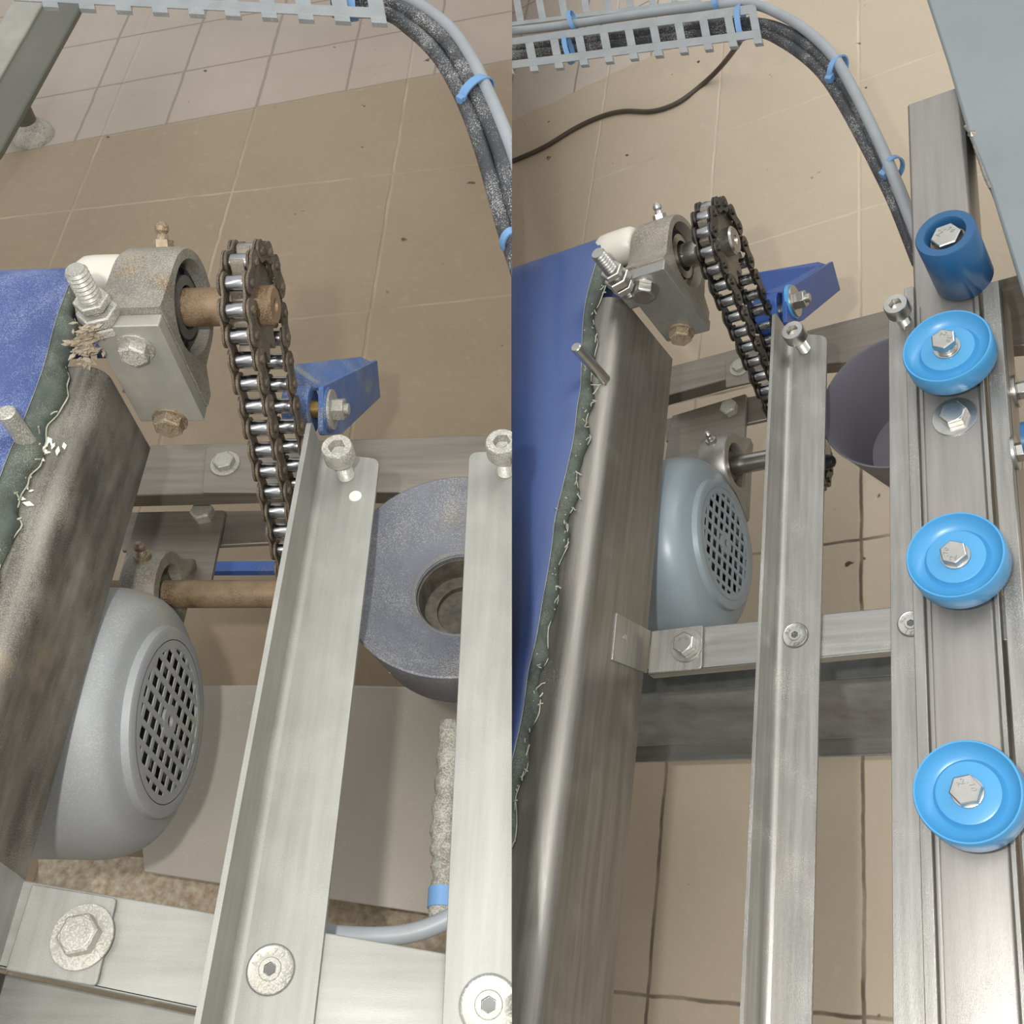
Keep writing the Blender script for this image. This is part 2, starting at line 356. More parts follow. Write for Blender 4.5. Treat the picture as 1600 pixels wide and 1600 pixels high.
def socket_screw(S, o, label, r, hh, shank, mat='chrome', d=ZA, group=None):
    """cap screw standing proud: threaded shank then knurled head with hex socket"""
    t = thing('socket_screw', label, 'screw', S, o, group); o = Vector(o); d = Vector(d).normalized()
    m = MB(); thread(m, o - d * 0.004, d, r * 0.55, shank + 0.004, 0.0018); mk('shank', m, mat, S, o, t)
    hb = MB(); a = shank
    u, v, w_ = basis(d)
    ring = lambda rr, tt, k=36: [o + w_ * tt + (u * math.cos(2 * math.pi * i / k) + v * math.sin(2 * math.pi * i / k)) * rr for i in range(k)]
    def hexk(rr, tt, k=36):
        out = []
        for i in range(k):
            an = 2 * math.pi * i / k; q = (an % (math.pi / 3)) - math.pi / 6; R_ = rr * math.cos(math.pi / 6) / math.cos(q)
            out.append(o + w_ * tt + (u * math.cos(an) + v * math.sin(an)) * R_)
        return out
    hb.loft([ring(r * 0.5, a), ring(r, a), ring(r, a + hh * 0.88), ring(r * 0.93, a + hh), hexk(r * 0.56, a + hh), hexk(r * 0.54, a + hh * 0.45), hexk(r * 0.05, a + hh * 0.35)])
    mk('head', hb, mat, S, o, t); return t
def flush_screw(S, o, label, r, mat, hexr=0.3, phase=0.5, text=None, group=None, d=ZA):
    t = thing('countersunk_screw', label, 'screw', S, o, group); o = Vector(o); u, v, w_ = basis(d); k = 48
    ring = lambda rr, tt: [o + w_ * tt + (u * math.cos(2 * math.pi * i / k) + v * math.sin(2 * math.pi * i / k)) * rr for i in range(k)]
    def hexk(rr, tt):
        out = []
        for i in range(k):
            an = 2 * math.pi * i / k; q = ((an + phase) % (math.pi / 3)) - math.pi / 6; R_ = rr * math.cos(math.pi / 6) / math.cos(q)
            out.append(o + w_ * tt + (u * math.cos(an) + v * math.sin(an)) * R_)
        return out
    m = MB().loft([ring(r * 0.5, -0.001), ring(r, 0.0), ring(r, 0.0012), ring(r * 0.95, 0.0018), ring(r * 0.9, 0.0015), ring(r * 0.5, 0.0016), ring(r * 0.46, 0.0024), hexk(r * hexr, 0.0023), hexk(r * hexr * 0.93, 0.0004), hexk(r * 0.02, 0.0003)])
    mk('head', m, mat, S, o, t)
    mk('socket_shade', MB().loft([hexring(o, d, r * hexr * 0.86, 0.0002, phase), hexring(o, d, r * hexr * 0.86, 0.0009, phase)]), 'dark_plate', S, o, t)  # dark disc painted as the shade of a deeper hex recess
    if text:
        tb = MB(); n = d
        tb.ring_text(text[0], o + d * 0.0018, d, None, r * 0.7, r * 0.40, 1.9, 1.9); tb.ring_text(text[1], o + d * 0.0018, d, None, r * 0.7, r * 0.40, 1.9 + math.pi, 1.7)
        mk('marking', tb, mat, S, o, t)
    g = MB().lathe([(r * 0.98, 0.0001), (r * 1.06, 0.0001), (r * 1.06, 0.0003), (r * 0.98, 0.0003)], o, d, 48, True)
    mk('countersink_rim', g, M['dark_plate'], S, o, t)
    return t

# ---------------------------------------------------------------- frame members
def angle_rail(S, pix, label, leg_h, mat, leg_top, th=0.004):
    """pix: flange far-fold, far-right, near-right, near-fold ; leg stands up along the fold"""
    a, b, c, d = rect_on(S, pix, 0)
    m = MB(); fl = rounded([a, b, c, d], [0, 0.008, 0, 0]); m.prism(fl, (0, 0, -th))
    ax = (d - a).normalized(); lp = [a + ZA * (-th), a + ZA * leg_h, d + ZA * leg_h, d + ZA * (-th)]
    lp = rounded(lp, [0, 0.006, 0, 0]); m.prism(lp, (-th, 0, 0))
    rings = []
    for p in (a, d):
        rings.append([p + Vector((x, 0, z)) for x, z in [(0, 0)] + [(0.006 - 0.006 * math.cos(t), 0.006 - 0.006 * math.sin(t)) for t in [math.pi / 2 * (1 - k / 5) for k in range(6)]][::-1]])
    m.loft(rings)
    o = mk('angle_rail', m, mat, S, (a + d) / 2, None, 0.0007); tag(o, label, 'metal rail'); return o
def flat_rail(S, pix, label, mat, th=0.004, rads=(0.008, 0, 0, 0), h=0, name='flat_rail'):
    p = rect_on(S, pix, h); m = MB().prism(rounded(p, list(rads)), (0, 0, -th))
    o = mk(name, m, mat, S, sum(p, Vector()) / len(p), None, 0.0006); tag(o, label, 'metal rail'); return o

# left machine rails
angle_rail(L, [(505, 707), (593, 717), (471, 1760), (323, 1760)], 'dusty steel angle rail with upright leg, in the left half beside the grey roller', 0.042, 'steel_dusty', None)
flat_rail(L, [(733, 706), (900, 703), (870, 1760), (683, 1760)], 'dusty flat steel rail at the right edge of the left half, beside the grey roller', 'steel_dusty')
# right machine rails
angle_rail(R, [(1232, 519), (1292, 525), (1264, 1760), (1186, 1760)], 'clean steel angle rail with upright leg, in the right half next to the motor cover', 0.036, 'steel', None, 0.003)
flat_rail(R, [(1388, 488), (1432, 476), (1470, 1760), (1396, 1760)], 'clean flat steel rail running left of the three light blue rollers', 'steel')

def beam(S, xs, y0, y1, z0, z1, width, rad, label, mat):
    prof = [(xs - width, z0), (xs, z0), (xs, z1 - rad)]
    prof += [(xs - rad + rad * math.cos(a), z1 - rad + rad * math.sin(a)) for a in [math.pi / 2 * k / 8 for k in range(1, 9)]] + [(xs - width, z1)]
    m = MB().loft([[Vector((x, y, z)) for x, z in prof] for y in (y0, y1)])
    o = mk('box_beam', m, mat, S, ((xs - width / 2), (y0 + y1) / 2, z0), None, 0.001); tag(o, label, 'steel beam'); return o
beam(L, -0.388, -0.12, 0.5615, -0.010, 0.0945, 0.12, 0.016, 'grimy flour-dusted steel box beam beside the dusty blue belt', 'beam_dirty')
beam(R, -0.4885, -0.12, 0.7241, -0.010, 0.1125, 0.16, 0.020, 'clean stainless box beam beside the frayed blue belt', 'steel_beam')

# cross bars
def cross_bar(S, top, face_h, label, mat, h=-0.0045, th=0.003):
    """top: 4 pixels far-left, far-right, near-right, near-left at height h; a face hangs from the near edge"""
    p = rect_on(S, top, h); m = MB().prism(p, (0, 0, -th))
    a, b = p[3], p[2]; n = Vector((0, 1, 0)) * th
    m.prism([a, b, b - ZA * face_h, a - ZA * face_h], n)
    o = mk('cross_bar', m, mat, S, sum(p, Vector()) / 4, None, 0.0012); tag(o, label, 'cross bar'); return o
cross_bar(L, [(-60, 1358), (840, 1514), (840, 1690), (-60, 1500)], 0.006, 'dusty flat steel cross bar under the rails, bottom of the left half', 'steel_dusty_x')
cross_bar(R, [(1018, 987), (1600, 927), (1600, 998), (1012, 1054)], 0.012, 'clean steel cross bar under the rails, in the right half below the motor cover', 'steel_x')
# lower channel members
p = [L.P(x, y, -0.045) for x, y in ((-60, 1507), (840, 1697), (840, 1900), (-60, 1600))]
o = mk('lower_channel', MB().prism(p, (0, 0, -0.02)), 'steel_dusty_x', L, p[0], None, 0.002); tag(o, 'lower dusty channel member along the bottom left corner', 'cross bar')
lw = thing('lower_channel', 'dark lower channel with bright bottom lip, behind the cross bar on the clean machine', 'cross bar', R, (-0.4, 0.42, -0.2))
Yw = 0.42
tl, tr = R.Y(980, 1062, Yw), R.Y(1420, 1035, Yw); bl, br = R.Y(985, 1166, Yw), R.Y(1420, 1139, Yw)
zt, zb = tl.z, bl.z
mk('web', MB().prism([Vector((tl.x - 0.2, Yw, zt + 0.02)), Vector((0.1, Yw, zt + 0.02)), Vector((0.1, Yw, zb)), Vector((tl.x - 0.2, Yw, zb))], (0, 0.003, 0)), 'web', R, (-0.4, 0.42, -0.2), lw)
lipb = R.P(1100, 1188, zb); 
mk('lip', MB().box(((tl.x - 0.2 + 0.1) / 2, (Yw + lipb.y) / 2, zb - 0.0015), (0.3 - tl.x, Yw - lipb.y, 0.003)), 'steel_x', R, (-0.4, 0.42, -0.2), lw, 0.0008)
mk('top_flange', MB().box(((tl.x - 0.2 + 0.1) / 2, Yw - 0.012, zt + 0.02), (0.3 - tl.x, 0.028, 0.003)), 'dark_plate', R, (-0.4, 0.42, -0.2), lw, 0.0008)

# bracket tabs joining cross bar and beam
def tab(S, horiz, vert, label, mat, hole=None, dx=0.003):
    ph = [S.P(x, y, 0.0) for x, y in horiz]; xs = vert[0]; pv = [S.X(x, y, xs) for x, y in vert[1]]
    m = MB().prism(rounded(ph, [0, 0.003, 0.004, 0]), (0, 0, -dx)); m.prism(pv, (-dx, 0, 0))
    t = thing('bracket_tab', label, 'bracket', S, sum(ph, Vector()) / 4)
    b = sum(ph, Vector()) / 4
    mk('plate', m, mat, S, b, t, 0.0008)
    if hole: q = S.X(*hole, xs); mk('rivet', MB().lathe([(0.003, -0.001), (0.003, 0.0004), (0.0012, 0.0006)], q, XA, 16), 'chrome', S, b, t)
    return t
tab(L, [(50, 1381), (182, 1403), (150, 1541), (8, 1516)], (-0.386, [(50, 1381), (8, 1516), (-70, 1480), (-20, 1330)]), 'dusty angle bracket with a wide washer, bottom left corner', 'steel_dusty')
tab(R, [(1018, 986), (1098, 976), (1096, 1045), (1012, 1052)], (-0.4865, [(1018, 986), (1012, 1052), (957, 1031), (964, 957)]), 'clean angle bracket joining the box beam to the cross bar', 'steel', (977, 996))
def s_at(S, x, y, h): return S.P(x, y, h), S.mpp(x, y, h)
o_, k = s_at(L, 129, 1464, 0.0005); hex_bolt(L, o_, ZA, 'dusty hex bolt on a wide washer, on the angle bracket at bottom left', 47 * k, 31 * k, mat='bolt_dusty', phase=0.2)
o_, k = s_at(R, 1073, 1009, 0.0005); hex_bolt(R, o_, ZA, 'clean hex bolt with washer on the small angle bracket by the cross bar', 27 * k, 19 * k, phase=0.5)
# flush screws
o_, k = s_at(L, 423, 1515, 0.0002); flush_screw(L, o_, 'dusty countersunk screw in the angle rail, bottom of the left half', 35 * k, M['bolt_dusty'], text=('A2-70', 'VIRAJ'))
o_, k = s_at(L, 764, 1571, 0.0002); flush_screw(L, o_, 'large pale countersunk screw in the flat rail, bottom right of the left half', 43 * k, M['bolt_dusty'])
o_, k = s_at(R, 1243, 993, 0.0002); flush_screw(R, o_, 'clean countersunk screw in the angle rail beside the cross bar', 19.5 * k, M['chrome'], text=('A2-70', 'VIRAJ'))
o_, k = s_at(R, 1424, 975, 0.0002); flush_screw(R, o_, 'clean countersunk screw half hidden by the track, left of the middle blue roller', 20 * k, M['chrome'], text=('A2-70', 'VIRAJ'))
# cap screws
for S, x, y, hp, lab, mat, r in ((L, 541, 743, 0.0, 'dusty socket cap screw at the far end of the angle rail', 'bolt_dusty', 24),
        (L, 790, 737, 0.0, 'dusty socket cap screw at the far end of the flat rail, at the photo middle', 'bolt_dusty', 25),
        (R, 1257, 546, 0.0, 'clean socket cap screw at the far end of the right angle rail', 'chrome', 17),
        (R, 1416, 508, 0.0, 'clean socket cap screw left of the topmost light blue roller', 'chrome', 18)):
    o_, k = s_at(S, x, y, hp); socket_screw(S, o_, lab, r * k, r * k * 1.15, r * k * 1.9, mat)
# dried dough on the rail
o_ = L.P(555, 775, 0); o = mk('dough_spot', MB().lathe([(0.0005, 0), (0.0052, 0), (0.0045, 0.0008), (0.001, 0.001)], o_, ZA, 18), 'white_chip', L, o_); tag(o, 'white dried dough spot on the dusty angle rail', 'dough spot')

# ---------------------------------------------------------------- centre track on the right machine
base = Vector((-0.2, 0.4, -0.03))
m = MB(); prof = [(-0.2255, -0.05), (-0.1725, -0.05), (-0.1700, -0.048), (-0.1700, -0.004), (-0.1725, -0.0008), (-0.175, 0.0), (-0.2235, 0.0), (-0.2255, -0.002)]
PX0 = -0.2215; 
m.loft([[Vector((x, yv, z + 0.0022)) for x, z in prof] for yv in (-0.15, 0.975)])
o = mk('box_post', m, 'post', R, base, None, 0.0006); tag(o, 'long steel box bar carrying the blue rollers, running the height of the right half', 'steel bar')
tk = thing('guide_track', 'pair of steel guide strips edging the bar under the light blue rollers', 'guide track', R, (-0.2, 0.4, 0))
b_ = Vector((-0.2, 0.4, 0))
for nm, x0, x1, z, yf in (('guide_strip', -0.2335, -0.2245, 0.0055, 0.725), ('guide_strip', -0.1712, -0.1672, 0.0050, 0.715), ('guide_strip', -0.1635, -0.1490, 0.0065, 0.705)):
    mm = MB().box(((x0 + x1) / 2, (yf - 0.15) / 2, z / 2 - 0.004), (x1 - x0, yf + 0.15, z + 0.008)); mk(nm, mm, 'steel', R, b_, tk, 0.0008)
mm = MB().box((-0.2205, 0.27, 0.0035), (0.0015, 0.86, 0.002)); mk('groove_line', mm, 'steel', R, b_, tk)
mm = MB().box((-0.1505, 0.28, -0.022), (0.003, 0.85, 0.04)); mk('side_wall', mm, 'post', R, b_, tk, 0.0008)

def roller(px, py, rad_px, label, hz=0.020, th=0.024, boltpx=None):
    c, k = s_at(R, px, py, hz + th); r = 0.0378; t = thing('blue_roller', label, 'roller', R, (c.x, c.y, hz), 'light blue rollers on the track')
    b = Vector((c.x, c.y, hz)); z = th
    prof = [(0.006, 0.0), (r * 0.9, 0), (r - 0.0012, 0.001), (r, 0.003), (r, z - 0.002), (r - 0.0008, z), (r - 0.002, z), (r - 0.0035, z - 0.003), (r * 0.80, z - 0.0085), (r * 0.68, z - 0.010), (r * 0.64, z - 0.0085), (r * 0.60, z - 0.0045), (r * 0.56, z - 0.004), (0.0075, z - 0.004), (0.006, z - 0.006)]
    mk('wheel', MB().lathe(prof, b, ZA, 72, True), 'blue', R, b, t, angle=50)
    mk('spacer', MB().lathe([(0.009, -hz + 0.0025), (0.009, 0.001)], b, ZA, 24), 'navy', R, b, t)
    hexr = 0.0108 if py < 1000 else 0.0115
    bh = MB().lathe([(0.0115, z - 0.004), (0.0115, z - 0.0022), (0.0108, z - 0.002)], b, ZA, 32)
    if py < 700: bh.lathe([(0.0085, z - 0.004), (0.0085, z + 0.002)], b, ZA, 24); dz = 0.004
    else: dz = -0.002
    ph = 0.4 + py * 0.01
    bh.loft([hexring(b, ZA, hexr, z + dz, ph), hexring(b, ZA, hexr, z + dz + 0.006, ph), hexring(b, ZA, hexr * 0.9, z + dz + 0.0068, ph)])
    bh.ring_text('A2-70', b + ZA * (z + dz + 0.007), ZA, None, hexr * 0.5, hexr * 0.5, ph + 1, 2.4)
    mk('bolt', bh, 'chrome', R, b, t, 0.0002)
roller(1478, 540, 72, 'topmost light blue dished roller, on the steel bar in the right half')
roller(1491, 866, 75, 'middle light blue dished roller of the column of three')
roller(1510, 1236, 86, 'lowest light blue dished roller of the column of three, nearest the camera')
# tall navy roller
c = R.P(1476, 364, 0.072); b = Vector((c.x, c.y, 0.005)); t = thing('navy_roller', 'tall dark blue hollow roller standing above the topmost light blue one', 'roller', R, b)
r = 0.0262; z = 0.067
mk('sleeve', MB().lathe([(r * 0.62, 0.0), (r - 0.001, 0), (r, 0.001), (r, z - 0.0015), (r - 0.001, z), (r * 0.70, z), (r * 0.66, z - 0.0015), (r * 0.62, z - 0.02)], b, ZA, 64, True), 'navy', R, b, t, angle=50)
mk('core', MB().lathe([(0.004, 0), (r * 0.64, 0), (r * 0.64, z - 0.014), (r * 0.6, z - 0.012), (r * 0.45, z - 0.013), (0.004, z - 0.011)], b, ZA, 40), 'cast_dirty', R, b, t)
hb = MB().loft([hexring(b, ZA, 0.0135, z - 0.012, 0.1), hexring(b, ZA, 0.0135, z - 0.003, 0.1), hexring(b, ZA, 0.0122, z - 0.002, 0.1)]); hb.ring_text('A2-70', b + ZA * (z - 0.0017), ZA, None, 0.0065, 0.006, 1.6, 2.4)
mk('bolt_head', hb, 'chrome', R, b, t, 0.0003)
o_, k = s_at(R, 1492, 652, 0.0022); hex_bolt(R, o_, ZA, 'hex bolt on a wide washer in the bar just below the topmost light blue roller', 33 * k, 21 * k, mat='chrome', phase=0.15)
# bolts on the outer side of the track
for px, py, lab in ((1586, 612, 'hex bolt with washers on the outer side of the track, upper one'), (1584, 708, 'hex bolt with stacked washers on the outer side of the track, lower one')):
    q = R.X(px, py, -0.149); q.z = min(q.z, -0.008); q = Vector((-0.149, R.X(px, py, -0.149).y, R.X(px, py, -0.149).z))
    hex_bolt(R, q, XA, lab, 0.015, 0.0085, 0.007, base_t=0.003, text=False)
q = R.X(1600, 690, -0.135); t = mk('side_roller', MB().lathe([(0.006, 0), (0.016, 0), (0.016, 0.03), (0.006, 0.03)], q + XA * 0.0, XA, 36), 'navy', R, q); tag(t, 'dark blue roller cut off by the right edge of the photo', 'roller')

# big grey column, upper right
cp = [(1432, -60), (1448, 0), (1480, 98), (1511, 205), (1546, 292), (1573, 380), (1602, 475), (1680, 730), (1790, 690), (1790, -60)]
pts = [R.P(x, y, 0.012) for x, y in cp]; o = mk('grey_column', MB().prism(pts, (0, 0, -0.06)), 'column', R, pts[3], None, 0.003); tag(o, 'wide grey painted steel column in the upper right corner', 'steel column')
wpts = smooth_path([R.P(x, y, 0.010) for x, y in ((1508, 198), (1518, 212), (1524, 232), (1532, 255), (1540, 278), (1548, 295))], 8)
wm = MB().tube(wpts, [0.0015 + 0.0004 * (i % 3 == 0) for i in range(len(wpts))], 8); wm.lathe([(0.001, -0.003), (0.004, 0), (0.001, 0.003)], R.P(1518, 209, 0.012), ZA, 12)
o = mk('weld_bead', wm, 'weld', R, wpts[0]); tag(o, 'silver weld bead between the grey column and the box bar', 'weld')

# ---------------------------------------------------------------- rear cross members
def rear(S, quads, label, mat):
    base = S.P(*quads[0][0][0], quads[0][1]); t = thing('rear_cross_member', label, 'cross bar', S, base)
    for pix, h, th, nm, mt in quads: mk(nm, MB().prism([S.P(x, y, h) for x, y in pix], (0, 0, -th)), mt or mat, S, base, t, 0.0012)
    return t
rear(L, [([(150, 698), (444, 690), (860, 676), (860, 772), (450, 768), (150, 776)], -0.17, 0.02, 'channel_top', None),
         ([(190, 800), (440, 797), (470, 797), (470, 846), (190, 860)], -0.235, 0.006, 'lower_flange', None)],
     'wide dusty rear cross member behind the chain of the left machine', 'rear')
flat_rail(L, [(322, 697), (470, 690), (470, 770), (316, 770)], 'dusty square mounting plate with a washered bolt, behind the left chain', 'rear', 0.004, (0.003, 0, 0, 0.003), -0.165, 'mounting_plate')
flat_rail(L, [(215, 800), (352, 797), (326, 925), (180, 925)], 'dusty mounting plate beneath the rusty lower shaft bearing', 'rear', 0.006, (0, 0.003, 0, 0), -0.222, 'mounting_plate')
rear(R, [([(1020, 580), (1188, 535), (1388, 484), (1700, 400), (1700, 530), (1390, 560), (1190, 578), (1030, 622)], -0.15, 0.02, 'channel_top', None),
         ([(1040, 655), (1170, 620), (1200, 615), (1200, 655), (1040, 690)], -0.20, 0.006, 'lower_flange', None)],
     'wide clean rear cross member behind the right chain and the grey cup', 'rear')
flat_rail(R, [(1133, 563), (1200, 540), (1204, 590), (1134, 606)], 'clean mounting plate with a bolt, behind the right chain', 'rear', 0.004, (0.003, 0, 0, 0.003), -0.145, 'mounting_plate')
flat_rail(R, [(1050, 650), (1166, 615), (1160, 770), (1030, 770)], 'clean mounting plate beneath the polished lower shaft bearing', 'rear', 0.006, (0, 0.003, 0, 0), -0.19, 'mounting_plate')
o_, k = s_at(L, 352, 725, -0.165); hex_bolt(L, o_, ZA, 'dusty hex bolt with washer on the square plate behind the left chain', 23 * k, 17 * k, mat='bolt_dusty', text=False)
o_, k = s_at(L, 319, 805, -0.222); hex_bolt(L, o_, ZA, 'dusty hex bolt without washer, between the left motor and rear member', 0, 18 * k, 0.012, mat='bolt_dusty', text=False)
o_, k = s_at(R, 1156, 574, -0.145); hex_bolt(R, o_, ZA, 'pale hex bolt with washer on the plate behind the right chain', 16 * k, 11 * k, mat='bolt_dusty', text=False)
o_, k = s_at(R, 1142, 641, -0.19); hex_bolt(R, o_, ZA, 'pale hex bolt on the plate above the polished lower shaft', 0, 14 * k, 0.011, mat='bolt_dusty', text=False)

# ---------------------------------------------------------------- pillow block bearings
def nipple(S, o, d, base, t, r, mat):
    mk('grease_nipple', MB().loft([hexring(o, d, r * 1.5, -0.002), hexring(o, d, r * 1.5, r * 0.9)]).lathe([(r * 0.85, 0), (r * 0.85, r * 1.5), (r * 0.65, r * 1.8), (r * 0.95, r * 2.2), (r * 0.95, r * 2.8), (r * 0.5, r * 3.4)], o, d, 20), mat, S, base, t)
def arch_profile(c, rad, front_y, za, zb, n=18):
    """closed outline in the (y,z) plane: arch facing +y around c, cheeks running back to front_y"""
    pts = [(front_y, za), (front_y + 0.014, za), (front_y + 0.020, c[1] - rad * 1.03)]
    pts += [(c[0] + rad * math.cos(a), c[1] + rad * math.sin(a)) for a in [-math.pi / 2 + math.pi * k / n for k in range(n + 1)]]
    pts += [(front_y + 0.004, c[1] + rad * 1.01), (front_y + 0.003, zb), (front_y, zb)]
    return pts
def pillow(S, cx, x0, x1, c, rad, fy, z0, z1, plate, label, mats, bolts, nip_dir, nip_r):
    base = Vector((cx, fy, c[1])); t = thing('pillow_block_bearing', label, 'bearing', S, base)
    prof = arch_profile(c, rad, fy + 0.012, z0 - 0.002, max(z1, c[1] + rad * 1.02) + 0.0005)
    m = MB(); n = len(prof)
    # housing as a ring around the bore
    seg = 96; br = rad * 0.74
    def outer(a):      # outline point in direction a, found by marching the polygon
        d = Vector((math.cos(a), math.sin(a))); best = None
        for i in range(n):
            p, q = Vector(prof[i]), Vector(prof[(i + 1) % n]); e = q - p; o2 = Vector(c); den = d.x * e.y - d.y * e.x
            if abs(den) < 1e-9: continue
            w2 = p - o2; tt = (w2.x * e.y - w2.y * e.x) / den; s_ = (w2.x * d.y - w2.y * d.x) / den
            if tt > 0 and -1e-6 <= s_ <= 1 + 1e-6 and (best is None or tt > best): best = tt
        return Vector(c) + d * (best or rad)
    angs = [2 * math.pi * i / seg for i in range(seg)]
    O = [outer(a) for a in angs]; I = [Vector(c) + Vector((math.cos(a), math.sin(a))) * br for a in angs]
    sh = 0.9
    R1 = [Vector((x0, c[0] + (p.x - c[0]) * 0.93, c[1] + (p.y - c[1]) * 0.96)) for p in O]; R1b = [Vector((x0 + 0.005, p.x, p.y)) for p in O]
    R2 = [Vector((x1 - 0.004, p.x, p.y)) for p in O]; R2b = [Vector((x1, c[0] + (p.x - c[0]) * 0.95, c[1] + (p.y - c[1]) * 0.97)) for p in O]
    R3 = [Vector((x1, c[0] + (p.x - c[0]) * 1.08, c[1] + (p.y - c[1]) * 1.08)) for p in I]; R3b = [Vector((x1 - 0.004, p.x, p.y)) for p in I]; R4 = [Vector((x0, p.x, p.y)) for p in I]
    m.loft([R1, R1b, R2, R2b, R3, R3b, R4], closed=True)
    mk('housing', m, mats[0], S, base, t, angle=50)
    cc = Vector((0, c[0], c[1]))
    mk('bearing_insert', MB().lathe([(br * 0.5, x0), (br * 1.0, x0), (br * 1.0, x1 - 0.010), (br * 0.9, x1 - 0.008), (br * 0.88, x1 - 0.013), (br * 0.74, x1 - 0.013), (br * 0.72, x1 - 0.005), (br * 0.5, x1 - 0.004)], cc, XA, 48, True), mats[1], S, base, t)
    pm = MB().prism(rounded([Vector((plate[0], fy, z1)), Vector((plate[1], fy, z1)), Vector((plate[1], fy, z0)), Vector((plate[0], fy, z0))], [0.002] * 4), (0, 0.012, 0))
    mk('base_plate', pm, mats[2], S, base, t, 0.0008)
    d = Vector((0, nip_dir[0], nip_dir[1])).normalized(); q = Vector(((x0 + x1) / 2 + 0.002, c[0], c[1])) + d * rad
    nipple(S, q, d, base, t, nip_r, 'bolt_rust' if S is L else 'chrome')
    return t
# upper bearings
cL, cR = (0.621, 0.0960), (0.778, 0.082)
pillow(L, -0.355, -0.378, -0.329, cL, 0.048, 0.56, 0.027, 0.138, (-0.383, -0.329), 'dusty cast pillow block bearing at the far end of the grimy beam', ('cast_dirty', 'dark_plate', 'plate_dusty'), None, (0.75, 0.66), 0.0058)
pillow(R, -0.455, -0.474, -0.430, cR, 0.044, 0.72, 0.024, 0.131, (-0.4775, -0.4275), 'clean cast pillow block bearing at the far end of the clean beam', ('cast', 'shaft', 'plate_grey'), None, (0.75, 0.66), 0.0048)
for S, px, py, Yf, lab, mt, ro, rh in ((L, 212, 543, 0.56, 'dusty hex bolt, upper of the two on the left bearing plate', 'bolt_dusty', 0.0145, 0.0115), (L, 266, 656, 0.56, 'rusty hex bolt, lower of the two on the left bearing plate', 'bolt_rust', 0.0145, 0.0125),
        (R, 1006, 451, 0.72, 'clean hex bolt, upper of the two on the right bearing plate', 'chrome', 0.0155, 0.0125), (R, 1064, 519, 0.72, 'brownish hex bolt, lower of the two on the right bearing plate', 'bolt_rust', 0.0145, 0.0125)):
    q = S.Y(px, py, Yf); hex_bolt(S, q, -YA, lab, ro, rh, 0.009, mat=mt, phase=0.4, text=(mt == 'chrome'))
# upper shafts
for S, c, x0, x1, r, mt, lab in ((L, cL, -0.42, -0.284, 0.0155, 'rusty_shaft', 'brown rusty drive shaft between left bearing and chain sprocket'), (R, cR, -0.51, -0.39, 0.0125, 'shaft', 'polished drive shaft between right bearing and chain sprocket')):
    m = MB().lathe([(r, x0), (r, x1 - 0.012), (r * 1.25, x1 - 0.012), (r * 1.25, x1)], Vector((0, c[0], c[1])), XA, 36); o = mk('drive_shaft', m, mt, S, (x0, c[0], c[1])); tag(o, lab, 'shaft')
# white nylon caps
for S, px, py, x, r, lab in ((L, 168, 436, -0.412, 0.020, 'white nylon end cap behind the dusty bearing'), (R, 968, 388, -0.498, 0.019, 'white nylon end cap behind the clean bearing')):
    q = S.X(px, py, x); m = MB().lathe([(r * 0.2, -0.022), (r * 0.8, -0.022), (r * 0.97, -0.016), (r, -0.008), (r, 0.010), (r * 0.95, 0.018), (r * 0.8, 0.022), (r * 0.2, 0.022)], q, XA, 40)
    o = mk('nylon_cap', m, 'white_plastic', S, q, angle=60); tag(o, lab, 'plastic cap')
# threaded studs with nuts
for S, px, py, h, ln, r, mt, lab in ((L, 166, 512, 0.128, 0.058, 0.0085, 'bolt_dusty', 'dusty threaded stud with nuts beside the left bearing'), (R, 977, 450, 0.122, 0.056, 0.0075, 'chrome', 'bright threaded stud with nuts beside the right bearing')):
    q = S.P(px, py, h); t = thing('threaded_stud', lab, 'stud', S, q)
    m = MB(); thread(m, q - ZA * 0.01, ZA, r, ln + 0.01, 0.0036, 24); m.lathe([(r * 0.88, ln - 0.001), (r * 0.8, ln + 0.001)], q, ZA, 24); mk('stud', m, mt, S, q, t)
    for z0, rr, hh in ((0.0, r * 1.7, 0.008), (0.010, r * 1.85, 0.010), (0.024, r * 1.6, 0.007)):
        nm = MB().loft([hexring(q, ZA, rr * 0.9, z0), hexring(q, ZA, rr, z0 + 0.001), hexring(q, ZA, rr, z0 + hh - 0.001), hexring(q, ZA, rr * 0.9, z0 + hh)]); mk('nut', nm, mt, S, q, t, 0.0004)
    # block the stud is screwed into
    mk('block', MB().box(q + Vector((-0.003, 0.014, -0.018)), (0.022, 0.026, 0.034)), 'cast_dirty' if S is L else 'plate_grey', S, q, t, 0.003)
# pins
for S, bx, by, hb_, tx, ty, r, lab, mt in ((L, 50, 702, 0.0945, 8, 642, 0.0068, 'grey steel pin standing on the grimy beam at the left edge', 'bolt_dusty'), (R, 943, 590, 0.1125, 898, 540, 0.0053, 'polished steel pin standing on the clean beam over the belt edge', 'chrome')):
    q = S.P(bx, by, hb_); ln = 0.043 if S is L else 0.054
    m = MB().lathe([(r, -0.004), (r, ln - 0.001), (r * 0.85, ln)], q, ZA, 28); o = mk('steel_pin', m, mt, S, q); tag(o, lab, 'pin')

